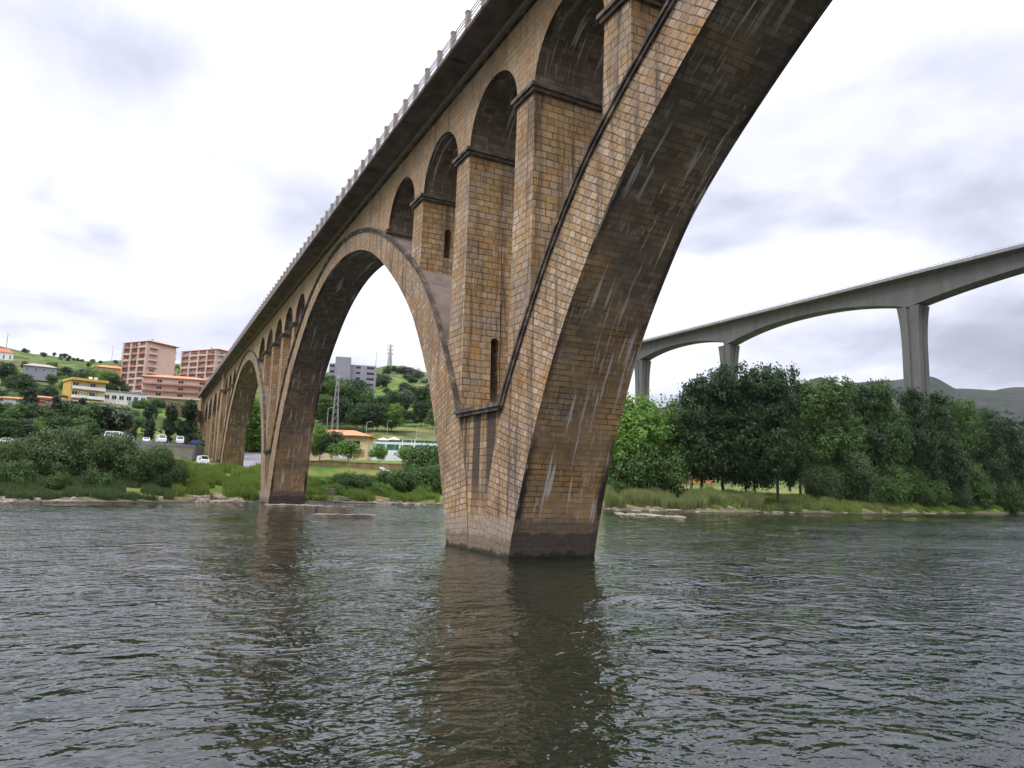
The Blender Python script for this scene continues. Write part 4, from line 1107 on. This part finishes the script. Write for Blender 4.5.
slab(315, 377, 84, .42, .7, 'low long concrete beam lying in the water nearest the viewer', 1.6)
slab(312, 336, 151, 2.6, 2.4, 'old low stone wall beside the far bridge leg under the second arch', 1.0, 'retaining_wall')

# ------------------------------------------------------------ buildings
def facade_frame(px, dist, face_px=None):
    x, y, z = on_ground(px, dist); return x, y, z
M_PINK = plain('pink render', (.60, .40, .335), .85, .08, .4)
M_PINKL = plain('pale pink render', (.56, .40, .34), .85, .08, .4)
M_TILE = plain('clay roof tiles', (.40, .135, .07), .85, .25, .8)
M_TILE2 = plain('orange roof tiles', (.52, .19, .09), .85, .2, .8)
M_YEL = plain('yellow render', (.56, .36, .08), .85, .08, .4)
M_CREAM = plain('cream render', (.66, .53, .30), .85, .08, .4)
M_WHITE = plain('white render', (.70, .69, .68), .8, .08, .4)
M_GREY = plain('grey violet render', (.25, .24, .285), .85, .08, .3)
M_GLASS = plain('window glass', (.025, .028, .033), .15, .3, .5)
M_BLIND = plain('window blinds', (.45, .42, .39), .7, .1, .5)
M_ORANGE = plain('orange render', (.45, .21, .07), .85, .1, .4)
M_RED = plain('red brick paint', (.42, .19, .145), .85, .2, .4)
def bbox(mb, x0, x1, y0, y1, z0, z1): mb.box(x0, x1, y0, y1, z0, z1)
def hip_roof(wx, wy, z, h, ov=.8):
    mb = MB(); a, b = wx / 2 + ov, wy / 2 + ov; r = max(0, a - b) if a > b else 0; q = max(0, b - a) if b > a else 0
    P = [(-a, -b, z), (a, -b, z), (a, b, z), (-a, b, z)]; T0 = (-r, -q, z + h); T1 = (r, q, z + h)
    if a >= b:
        mb.face([P[0], P[1], T1, T0]); mb.face([P[2], P[3], T0, T1]); mb.face([P[1], P[2], T1]); mb.face([P[3], P[0], T0])
    else:
        mb.face([P[1], P[2], T1, T0]); mb.face([P[3], P[0], T0, T1]); mb.face([P[0], P[1], T0]); mb.face([P[2], P[3], T1])
    mb.box(-a, a, -b, b, z - .25, z - .002)
    return mb
def window(parent, x, y, z, w_, h_, axis, mat=None, frame=M_WHITE, blind=False):
    """window on a wall; axis '-y','+y','-x','+x' is the way it faces; the pane is its sub-part"""
    mb = MB(); t = .10; o = .06
    def bx(a0, a1, z0, z1, d0, d1):
        if axis[1] == 'y':
            s = -1 if axis[0] == '-' else 1; y0, y1 = sorted((y + s * d0, y + s * d1)); m.box(x + a0, x + a1, y0, y1, z0, z1)
        else:
            s = -1 if axis[0] == '-' else 1; x0, x1 = sorted((x + s * d0, x + s * d1)); m.box(x0, x1, y + a0, y + a1, z0, z1)
    m = mb; hw = w_ / 2
    bx(-hw - t, -hw, z - t, z + h_ + t, -.02, o); bx(hw, hw + t, z - t, z + h_ + t, -.02, o)
    bx(-hw, hw, z + h_, z + h_ + t, -.02, o); bx(-hw, hw, z - t, z, -.02, o + .06); bx(-.04, .04, z, z + h_, -.02, o - .01)
    f = mb.build('window', frame, parent)
    m = MB(); bx(-hw, hw, z, z + h_, -.02, .02); m.build('pane', mat or (M_BLIND if blind else M_GLASS), f)
    return f
def apartment(name, loc, rz, wx, wy, floors, fh, label, cols, group=None, blank=None):
    """tower with stacked balconies on the -y and -x sides and a tiled hip roof"""
    o = empty(name, loc, rz, label, 'building', group)
    H = floors * fh
    mb = MB(); mb.box(-wx / 2, wx / 2, -wy / 2, wy / 2, -8, H); mb.build('wall', M_PINK, o)
    hip_roof(wx, wy, H + .25, 2.3, 1.1).build('roof', M_TILE, o)
    rnd = random.Random(int(wx * 10))
    pil = MB()
    ncol = cols; bw = wy / ncol
    # stair shafts and pilasters on the -x side
    for i in range(ncol + 1):
        yc = -wy / 2 + bw * i; pil.box(-wx / 2 - 1.5, -wx / 2 + .01, max(-wy / 2 + .02, yc - .5), min(wy / 2 - .02, yc + .5), -8, H - .4)
    pil.build('pilaster', M_PINKL, o)
    for fl in range(floors):
        z = fl * fh
        for i in range(ncol):
            yc = -wy / 2 + bw * (i + .5)
            b = MB(); b.box(-wx / 2 - 1.4, -wx / 2 - .01, yc - bw / 2 + .5, yc + bw / 2 - .5, z + .0, z + .18); b.box(-wx / 2 - 1.5, -wx / 2 - 1.3, yc - bw / 2 + .5, yc + bw / 2 - .5, z + .18, z + 1.1)
            b.build('balcony', M_RED if rnd.random() < .5 else M_PINK, o)
            window(o, -wx / 2, yc, z + .35, bw * .5, 1.95, '-x', blind=rnd.random() < .35)
    for fl in range(1, floors):
        z = fl * fh; yc = -wy / 2
        b = MB(); b.box(-wx / 2 + .3, -wx / 2 + wx * .32, yc - 1.3, yc - .01, z, z + .18); b.box(-wx / 2 + .3, -wx / 2 + wx * .32, yc - 1.4, yc - 1.2, z + .18, z + 1.05)
        b.build('balcony', M_PINKL, o); window(o, -wx / 2 + wx * .17, yc, z + .3, wx * .16, 1.9, '-y', blind=rnd.random() < .4)
        b = MB(); b.box(wx / 2 + .01, wx / 2 + 1.2, yc + 1, yc + 4, z, z + 1.05); b.build('balcony', M_PINKL, o)
    ch = MB(); ch.box(-1, 0, -1, 0, H + 1, H + 3.2); ch.build('chimney', M_PINKL, o)
    return o
def face_rot(px, dist, turn=0.0):
    """rotation so the -y side looks back along the line of sight, turned by `turn` degrees"""
    x, y, _ = pt(px, 490, dist); return -math.atan2(x - CAMX, y - CAMY) + rad(turn)
def bsize(px0, px1, dist): a = pt(px0, 480, dist); b = pt(px1, 480, dist); return math.hypot(a[0] - b[0], a[1] - b[1])
def zrow(px, py, dist): return pt(px, py, dist)[2]
# tall pink block
d = 400; zb = zrow(155, 402, d); zt = zrow(155, 346, d); fh = (zt - zb) / 9
x, y, _ = pt(146, 400, d)
apartment('apartment_block', (x, y, zb), face_rot(155, d, 38), 15.5, 17, 9, fh, 'tall pink apartment block with stacked balconies, left of the other pink tower', 3, 'pink apartment towers')
d = 440; zb = zrow(208, 400, d); zt = zrow(208, 353, d); x, y, _ = pt(207, 400, d)
apartment('apartment_block', (x, y, zb), face_rot(208, d, 42), 15, 27, 8, (zt - zb) / 8, 'wide pink apartment block with stacked balconies, partly behind the bridge deck', 4, 'pink apartment towers')
# long pink block
d = 352; zb = zrow(180, 399, d); zt = zrow(180, 379, d); x, y, _ = pt(174, 400, d); L = bsize(151, 216, d)
o = empty('long_block', (x, y, zb), face_rot(183, d, -6), 'low long pink building with three floors and orange tiled roof', 'building')
H = zt - zb; fh = H / 3
mb = MB(); mb.box(-L / 2, L / 2, 0, 12, -6, H); mb.build('wall', M_PINK, o)
r_ = hip_roof(L, 12, H + .2, 1.8, 1.0); r = r_.build('roof', M_TILE2, o); r.location = (0, 6, 0)
for fl in range(3):
    b = MB(); b.box(-L / 2 - .3, L / 2 + .3, -1.6, -.01, fl * fh - .25, fl * fh + .55); b.build('balcony', M_RED if fl else M_PINK, o)
    for i in range(6):
        window(o, -L / 2 + L * (i + .5) / 6, 0, fl * fh + .8, L / 6 * .5, fh * .45, '-y', blind=i % 2 == 0)
# white long low building
d = 330; x, y, _ = pt(125, 400, d); zb = zrow(132, 404, d); L = bsize(110, 154, d)
o = empty('white_shed', (x, y, zb), face_rot(132, d, 8), 'long low white building left of the long pink one', 'building')
H = zrow(132, 393, d) - zb
mb = MB(); mb.box(-L / 2, L / 2, 0, 9, -5, H); mb.build('wall', M_WHITE, o)
mb = MB(); mb.box(-L / 2 - .3, L / 2 + .3, -.4, 9.4, H + .003, H + .35); mb.build('roof', M_PARA, o)
for i in range(6): window(o, -L / 2 + L * (i + .5) / 6, 0, H * .3, 1.6, H * .35, '-y')
# yellow house
d = 320; x, y, _ = pt(87, 400, d); zb = zrow(93, 400, d); L = bsize(76, 112, d)
o = empty('yellow_house', (x, y, zb), face_rot(93, d, 16), 'flat roofed yellow house with white balconies on the hillside', 'house'); H = zrow(93, 382, d) - zb
mb = MB(); mb.box(-L / 2, L / 2, 0, 11, -5, H); mb.build('wall', M_YEL, o)
mb = MB(); mb.box(-L / 2 - .4, L / 2 + .4, -1.9, 11.3, H + .003, H + .9); mb.build('parapet', M_YEL, o)
for fl in range(2):
    b = MB(); b.box(-L / 2 + .5, L / 2 - .3, -1.7, -.01, fl * H / 2 + .2, fl * H / 2 + 1.3); b.build('balcony', M_WHITE, o)
    for i in range(4): window(o, -L / 2 + L * (i + .5) / 4, 0, fl * H / 2 + 1.35, 1.9, H / 2 - 2.0, '-y', blind=i % 2 == 1)
mb = MB(); mb.box(1, 2.2, 4, 5, H + .9, H + 2.4); mb.box(3, 4, 4, 5, H + .9, H + 2.4); mb.build('chimney', M_WHITE, o)
# small houses at the left
def cottage(px, dist, y0, y1, L, wall, roof, label, turn=0, name='house', group=None, depth_=8):
    x, y, _ = pt(px, 480, dist); zb = zrow(px, y0, dist); H = zrow(px, y1, dist) - zb
    o = empty(name, (x, y, zb), face_rot(px, dist, turn), label, 'house', group)
    mb = MB(); mb.box(-L / 2, L / 2, 0, depth_, -4, H * .68); mb.build('wall', wall, o)
    r = hip_roof(L, depth_, H * .68 + .15, H * .32, .5).build('roof', roof, o); r.location = (0, depth_ / 2, 0)
    n = max(1, int(L / 4))
    for i in range(n): window(o, -L / 2 + L * (i + .5) / n, 0, H * .22, 1.1, H * .28, '-y')
    return o
cottage(8, 262, 403, 396, 13, M_WHITE, M_TILE2, 'low red roofed white house farthest left on the lower hillside', group='small houses on the lower hillside')
cottage(38, 262, 403, 395, 12, M_RED, M_TILE, 'reddish house with a white chimney between the dark conifers', group='small houses on the lower hillside')
cottage(62, 262, 404, 398.5, 18, M_WHITE, M_PARA, 'pale long house with a grey roof below the yellow house', group='small houses on the lower hillside')
cottage(98, 560, 372, 364, 19, M_ORANGE, M_TILE2, 'orange house high on the left hillside')
cottage(-13, 780, 360, 346, 14, M_WHITE, M_TILE, 'white house on the skyline at the left edge')
cottage(26, 480, 372, 362, 16, M_GREY, M_PARA, 'grey house half hidden by trees on the upper left hillside')
# grey block seen through the second arch
d = 400; zb = zrow(358, 404, d); x, y, _ = pt(351, 400, d); L = bsize(333.5, 381.5, d)
o = empty('grey_block', (x, y, zb), face_rot(358, d, 0), 'grey violet office block with a raised stair tower on the hill', 'building')
H = zrow(358, 365, d) - zb; H2 = zrow(350, 358, d) - zb; u = L / 48.0
mb = MB(); mb.box(-L / 2, L / 2, 0, 14, -8, H); mb.build('wall', M_GREY, o)
mb = MB(); mb.box(-L / 2 + 6 * u, -L / 2 + 21.5 * u, -2.2, 10, -8, H2); mb.build('stair_tower', M_GREY, o)
fh = H / 7
for fl in range(7):
    z = H - (fl + 1) * fh + fh * .35
    for xc, ww in ((3 * u, 4.6 * u), (29.5 * u, 4.6 * u), (42 * u, 7.6 * u)):
        mb = MB(); mb.box(-L / 2 + xc - ww / 2, -L / 2 + xc + ww / 2, -.06, .05, z, z + fh * .42); f = mb.build('window', M_GLASS, o)
# yellow villa
d = 226; zb = zrow(350, 459, d); x, y, _ = pt(334, 460, d); L = bsize(309, 376, d)
o = empty('villa', (x, y, zb), face_rot(345, d, -10), 'cream yellow villa with an orange tiled roof beside the pool', 'house')
H = zrow(350, 436, d) - zb
mb = MB(); mb.box(-L / 2, L / 2, 0, 10, -2, H); mb.build('wall', M_CREAM, o)
r = hip_roof(L, 10, H + .15, 1.9, 1.3).build('roof', M_TILE2, o); r.location = (0, 5, 0)
for xx, w_, zz0, h_ in ((L * .20, 2.6, H * .58, 1.5), (L * .32, 2.4, H * .58, 1.5), (-L * .1, 1.4, H * .58, 1.3), (-L * .3, 1.4, H * .58, 1.3)):
    window(o, xx, 0, zz0, w_, h_, '-y')
for xx in (-L * .38, -L * .2, L * 0): window(o, xx, 0, .6, 1.6, 1.7, '-y', blind=True)
mb = MB(); mb.box(L * .06, L * .25, -.12, .05, 0, H * .33); mb.build('shop_front', M_WHITE, o)
mb = MB(); mb.box(L * .30, L * .46, -.12, .05, .9, 2.9); mb.build('door', M_RED, o)
mb = MB(); mb.box(-L * .5, -L * .44, -.12, .05, 0, 2.5); mb.build('door', M_RED, o)
# pool terrace: white fence, green screen, parasols
d = 224; zb = zrow(405, 459, d); x, y, _ = pt(405, 480, d); L = bsize(374, 445, d); rz = face_rot(405, d, -6)
o = empty('pool_fence', (x, y, zb), rz, 'white terrace wall with posts and a railing beside the yellow villa', 'wall')
mb = MB(); mb.box(-L / 2, L / 2, 0, .3, -1, 2.6); mb.build('wall', M_WHITE, o)
mb = MB(); mb.box(-L / 2, L / 2, -.1, .4, 4.4, 5.1); mb.build('beam', M_WHITE, o)
for i in range(6):
    xx = -L / 2 + L * i / 5; mb = MB(); mb.box(xx - .25, xx + .25, -.05, .35, 2.602, 4.398); mb.build('post', M_WHITE, o)
M_GREEN = plain('green screen', (.02, .11, .085), .8, .15, .4)
x, y, _ = pt(408, 480, 246); zg = zrow(408, 455, 246)
o = empty('green_screen', (x, y, zg), rz, 'dark green mesh screen fence behind the pool terrace', 'fence')
L2 = bsize(374, 442, 246); Hs = zrow(408, 440, 246) - zg
mb = MB(); mb.box(-L2 / 2, L2 / 2, 0, .1, -1, Hs); mb.build('mesh_panel', M_GREEN, o)
for i in range(8):
    xx = -L2 / 2 + L2 * i / 7; mb = MB(); mb.box(xx - .06, xx + .06, -.1, -.002, -1, Hs + .2); mb.build('post', M_RAIL, o)
M_CLOTH = plain('parasol cloth', (.75, .75, .73), .8, .05, .5)
def parasol(px, dist, ytop, label, open_=True):
    x, y, _ = pt(px, 480, dist); zt = zrow(px, ytop, dist); zb_ = zt - 3.2
    o = empty('parasol', (x, y, zb_), 0, label, 'parasol', 'parasols on the pool terrace')
    mb = MB(); mb.tube((0, 0, -1), (0, 0, 3.0), .05, .05, 6); mb.build('pole', M_RAIL, o)
    mb = MB(); n = 8; rr, z0 = (2.0, 2.45) if open_ else (.28, .9)
    for i in range(n):
        a, b = 2 * math.pi * i / n, 2 * math.pi * (i + 1) / n
        mb.face([(rr * math.cos(a), rr * math.sin(a), z0), (rr * math.cos(b), rr * math.sin(b), z0), (0, 0, 3.2)])
        mb.face([(rr * math.cos(a), rr * math.sin(a), z0), (0, 0, 3.1), (rr * math.cos(b), rr * math.sin(b), z0)])
        mb.face([(rr * math.cos(a), rr * math.sin(a), z0 - .22), (rr * math.cos(b), rr * math.sin(b), z0 - .22), (rr * math.cos(b), rr * math.sin(b), z0), (rr * math.cos(a), rr * math.sin(a), z0)])
    mb.build('canopy', M_CLOTH, o)
parasol(381, 236, 437.5, 'open white parasol next to the villa roof'); parasol(392, 236, 437, 'open white parasol right of the one next to the villa')
parasol(400.5, 236, 438, 'folded white parasol, left of the closed pair', False); parasol(409.5, 236, 439, 'folded white parasol in the middle of the terrace', False); parasol(413, 236, 438, 'folded white parasol, right of the closed pair', False)
# orange building behind the wood
cottage(695, 262, 472, 456, 12, M_ORANGE, M_ORANGE, 'orange building glimpsed between the trunks of the dark riverside trees', depth_=10)
cottage(645, 300, 470, 449, 20, M_CREAM, M_TILE2, 'cream house behind the light green trees of the right bank', depth_=10)

# masts, lattice tower and lamps
def mast(px, dist, ytop, label, r=.35, arms=0, lattice=0.0, name='radio_mast', cat='mast', base=None, mat=None):
    x, y, z = on_ground(px, dist, (ytop + 440) / 2); zt = zrow(px, ytop, dist); H = zt - z
    o = empty(name, (x, y, z), 0, label, cat); mb = MB(); mat = mat or M_RAIL
    if lattice:
        n = 9; c = [(1, 1), (1, -1), (-1, -1), (-1, 1)]
        for sx_, sy_ in c: mb.tube((sx_ * lattice, sy_ * lattice, -1), (sx_ * lattice * .25, sy_ * lattice * .25, H), r, r * .6, 4)
        for i in range(n):
            t0, t1 = i / n, (i + 1) / n; w0, w1 = lattice * (1 - .75 * t0), lattice * (1 - .75 * t1)
            for j in range(4):
                a, b = c[j], c[(j + 1) % 4]
                mb.tube((a[0] * w0, a[1] * w0, H * t0), (b[0] * w1, b[1] * w1, H * t1), r * .6, r * .6, 4); mb.tube((b[0] * w0, b[1] * w0, H * t0), (a[0] * w1, a[1] * w1, H * t1), r * .6, r * .6, 4)
    else: mb.tube((0, 0, -1), (0, 0, H), r, r * .6, 6)
    mb.build('frame', mat, o)
    for i in range(arms):
        a = MB(); zz_ = H * (.55 + .35 * i / max(1, arms - 1)); a.box(-3.0, 3.0, -.2, .2, zz_, zz_ + .5); a.box(-3.2, -2.6, -.3, .3, zz_ - 1, zz_ + 1.6); a.box(2.6, 3.2, -.3, .3, zz_ - 1, zz_ + 1.6); a.build('antenna', mat, o)
    return o
mast(388, 760, 344, 'tall radio mast with antennas on the hill seen through the second arch', .6, 3, 1.8)
mast(374, 740, 352, 'thin pole mast left of the tall radio mast', .4)
mast(336, 285, 374, 'pale thin lattice tower in front of the grey block', .06, 0, 1.3, 'lattice_tower', 'tower')
mast(118, 1080, 343, 'thin mast on the left skyline nearest the tall pink tower', .55); mast(108, 1080, 345, 'thin faint mast on the left skyline, left of the other one', .4)
mast(1, 900, 333, 'pole on the skyline at the left edge', .6)
M_LAMP = plain('lamp post metal', (.42, .42, .42), .5, .1, 1.0)
def lamp(px, dist, ytop, label):
    x, y, z = on_ground(px, dist); H = zrow(px, ytop, dist) - z
    o = empty('street_lamp', (x, y, z), rad(px), label, 'street lamp', 'street lamps')
    mb = MB(); mb.tube((0, 0, -.5), (0, 0, H), .11, .07, 6); mb.tube((0, 0, H), (1.3, 0, H + .25), .06, .05, 5); mb.build('pole', M_LAMP, o)
    mb = MB(); mb.box(1.0, 1.9, -.16, .16, H + .16, H + .32); mb.build('lamp_head', M_LAMP, o)
for px, dd, yt, lab in [(324, 262, 408, 'street lamp left of the lattice tower'), (364, 262, 422, 'street lamp above the villa roof'), (385, 262, 421, 'street lamp behind the open parasols'), (415, 262, 427, 'street lamp above the green screen'), (432, 262, 430, 'street lamp beside the near bridge leg'), (111, 300, 387, 'street lamp right of the yellow house'), (124, 300, 384, 'street lamp in front of the white low building'), (691, 205, 457, 'pale pole under the dark riverside trees')]:
    lamp(px, dd, yt, lab)

# retaining walls, road, car park
M_EARTH = plain('earth and dry grass', (.20, .145, .07), .95, .4, .5); M_RWALL = stone('rubble wall', .45, .9, 'side'); M_CWALL = plain('cement wall', (.36, .33, .29), .9, .15, .3)
def wall_px(px0, d0, px1, d1, ytop0, drop, label, mat, name='retaining_wall', th=.5, cat='wall', top_extra=None):
    a = pt(px0, 480, d0); b = pt(px1, 480, d1); zt = zrow((px0 + px1) / 2, ytop0, (d0 + d1) / 2)
    L = math.hypot(b[0] - a[0], b[1] - a[1]); rz = math.atan2(b[1] - a[1], b[0] - a[0])
    o = empty(name, (a[0], a[1], zt - drop), rz, label, cat)
    mb = MB(); mb.box(0, L, 0, th, 0, drop); mb.build('wall_body', mat, o)
    mb = MB(); mb.box(-.1, L + .1, -.12, th + .12, drop + .003, drop + .18); mb.build('coping', mat if mat == M_EARTH else M_PARA, o)
    return o
wall_px(152, 206, 190, 214, 446.5, 5, 'pale cement wall at the edge of the car park left of the bridge', M_CWALL)
wall_px(100, 252, 128, 256, 423, 8, 'brown stone retaining wall behind the white parked vans', M_RWALL)
wall_px(60, 250, 98, 252, 430, 6, 'low brown wall among the trees left of the vans', M_RWALL)
wall_px(160, 262, 199, 300, 407, 4, 'sloping stone wall climbing to the bridge end', M_RWALL)
wall_px(300, 204, 446, 206, 463.5, 2.6, 'long brown earth bank wall under the pool terrace and the villa', M_EARTH)
# steps on the terrace bank
x, y, _ = pt(379, 480, 203)
o = empty('garden_steps', (x, y, ground(x, y)), face_rot(379, 203, 0), 'small flight of pale steps in the grass bank below the villa', 'steps')
for i in range(7):
    mb = MB(); mb.box(2.2 - i * .75, 3.4 - i * .75, -2 + i * .9, -1.3 + i * .9, i * .38 - .6, i * .38 + .05); mb.build('step', M_WHITE, o)
# road under the third arch
def strip(name, mat, pts_, wd, dz=.12):
    mb = MB()
    for (a, b) in zip(pts_[:-1], pts_[1:]):
        dx, dy = b[0] - a[0], b[1] - a[1]; L = math.hypot(dx, dy); nx_, ny_ = -dy / L * wd / 2, dx / L * wd / 2
        mb.face([(a[0] - nx_, a[1] - ny_, a[2] + dz), (b[0] - nx_, b[1] - ny_, b[2] + dz), (b[0] + nx_, b[1] + ny_, b[2] + dz), (a[0] + nx_, a[1] + ny_, a[2] + dz)])
    o = mb.build(name, mat); tag(o, kind='structure'); return o
M_ROAD = plain('worn road', (.24, .23, .235), .9, .15, .3)
rp = []
for px in np.linspace(212, 300, 12):
    x, y, _ = pt(px, 480, 232); rp.append((x, y, ground(x, y)))
mb = MB(); q = []
for px, dd, yy_ in ((244, 168, 475), (290, 168, 475), (274, 262, 446), (243, 262, 446)):
    q.append(pt(px, yy_, dd))
mb.face(q)
for a, b in zip(q, q[1:] + q[:1]): mb.face([a, (a[0], a[1], a[2] - 5), (b[0], b[1], b[2] - 5), b])
o = mb.build('road', M_ROAD); tag(o, kind='structure')
mb = MB(); q = []
for px, dd in ((96, 206), (192, 216), (200, 240), (96, 238)):
    x, y, _ = pt(px, 480, dd); q.append((x, y))
ZC = zrow(140, 442, 215)
mb.face([(p[0], p[1], ZC) for p in q])
for a, b in zip(q, q[1:] + q[:1]): mb.face([(a[0], a[1], ZC), (a[0], a[1], ZC - 4), (b[0], b[1], ZC - 4), (b[0], b[1], ZC)])
o = mb.build('car_park', M_ROAD); tag(o, kind='structure')

# vehicles
M_CARW = plain('white car paint', (.72, .72, .73), .3, .03, .5); M_CARB = plain('blue car paint', (.03, .06, .2), .3, .05, .5); M_TYRE = plain('tyre', (.02, .02, .02), .9, .1, 3)
M_CARG = plain('grey car paint', (.3, .31, .33), .3, .05, .5); M_CARR = plain('orange machine paint', (.55, .22, .03), .5, .05, .5)
def vehicle(name, loc, rz, paint, label, van=False, group='vehicles in the car park'):
    o = empty(name, loc, rz, label, 'van' if van else 'car', group)
    L, Wd, H = (5.2, 2.0, 2.3) if van else (4.3, 1.75, 1.45)
    prof = [(-L / 2, .35), (-L / 2, H * .93), (-L / 2 + .15, H), (L * .22, H), (L * .38, H * .58), (L / 2 - .05, H * .50), (L / 2, .4)] if van else \
           [(-L / 2, .35), (-L / 2 + .03, .85), (-L * .40, .92), (-L * .27, H), (L * .10, H), (L * .26, .92), (L / 2 - .1, .75), (L / 2, .4)]
    mb = MB(); n = len(prof)
    def yw(z): return Wd / 2 * (1 if z < .95 else 1 - .16 * (z - .95) / (H - .9))
    for (xa, za), (xb, zb2) in zip(prof, prof[1:] + prof[:1]):
        mb.face([(xa, -yw(za), za), (xb, -yw(zb2), zb2), (xb, yw(zb2), zb2), (xa, yw(za), za)])
    mb.face([(x_, -yw(z_), z_) for x_, z_ in prof]); mb.face([(x_, yw(z_), z_) for x_, z_ in prof][::-1])
    mb.build('body', paint, o)
    mb = MB()
    for s in (-1, 1):
        if van: q = [(L * .05, 1.25), (L * .05, 1.95), (L * .22, 1.95), (L * .33, 1.3)]
        else: q = [(-L * .36, .95), (-L * .25, H - .12), (L * .09, H - .12), (L * .21, .95)]
        mb.face([(x_, s * (yw(z_) + .012), z_) for x_, z_ in q])
    if van: q = [(L * .235, H * .96), (L * .375, H * .62)]
    else: q = [(L * .115, H * .97), (L * .25, .97)]
    mb.face([(q[0][0] + .03, -Wd * .38, q[0][1]), (q[1][0] + .03, -Wd * .4, q[1][1]), (q[1][0] + .03, Wd * .4, q[1][1]), (q[0][0] + .03, Wd * .38, q[0][1])])
    mb.build('window_glass', M_GLASS, o)
    for sx_ in (-.31, .31):
        for sy_ in (-1, 1):
            mb = MB(); mb.tube((L * sx_, sy_ * (Wd / 2 - .2), .33), (L * sx_, sy_ * (Wd / 2 + .02), .33), .33, .33, 12); mb.build('wheel', M_TYRE, o)
    for sy_ in (-1, 1):
        mb = MB(); mb.box(L / 2 - .04, L / 2 + .03, sy_ * Wd * .36 - .16, sy_ * Wd * .36 + .16, .58, .76); mb.build('headlight', M_BLIND, o)
    return o
for px, dd, pnt, van, rot_, lab in [
    (105, 214, M_CARW, True, -90, 'white van, leftmost of the two beside the brown retaining wall'), (113, 213, M_CARW, True, -90, 'white van right of the leftmost van'),
    (124, 216, M_CARW, False, -90, 'white car right of the two white vans'), (142, 218, M_CARW, False, -90, 'white car half hidden by the thin pale tree'),
    (157, 217, M_CARW, True, -90, 'white van behind the pale cement wall between the narrow trees'), (176, 219, M_CARW, True, -90, 'white van facing the river between the two right narrow trees'),
    (194, 221, M_CARB, False, -20, 'dark blue car beside the bridge end')]:
    x, y, _ = pt(px, 480, dd); vehicle('parked_van' if van else 'parked_car', (x, y, ZC + .01), rad(rot_ + _tr.uniform(-25, 12)), pnt, lab, van)
x, y, z = on_ground(6, 205); vehicle('parked_car', (x, y, z + .1), rad(-20), M_CARW, 'white car at the left edge above the thicket')
x, y, z = on_ground(731, 214); vehicle('parked_car', (x, y, z + .1), rad(-20), M_CARW, 'white car glimpsed behind the dark riverside trees')
x, y, z = on_ground(202, 200); vehicle('parked_van', (x, y, z + .1), rad(-80), M_CARW, 'white van on the lower road at the foot of the bridge', True)

# ------------------------------------------------------------ air
mb = MB(); mb.box(-6400, 6400, -6400, 6400, -4.2, 520)
hz = bpy.data.materials.new('haze'); hz.use_nodes = True; T = NT(hz.node_tree); T.n.clear()
vo = T.node('ShaderNodeVolumePrincipled'); vo.inputs['Color'].default_value = (.86, .88, .95, 1); vo.inputs['Density'].default_value = .000022
T.l.new(vo.outputs[0], T.node('ShaderNodeOutputMaterial').inputs['Volume'])
ho = mb.build('haze', hz, merge=True); tag(ho, kind='stuff')
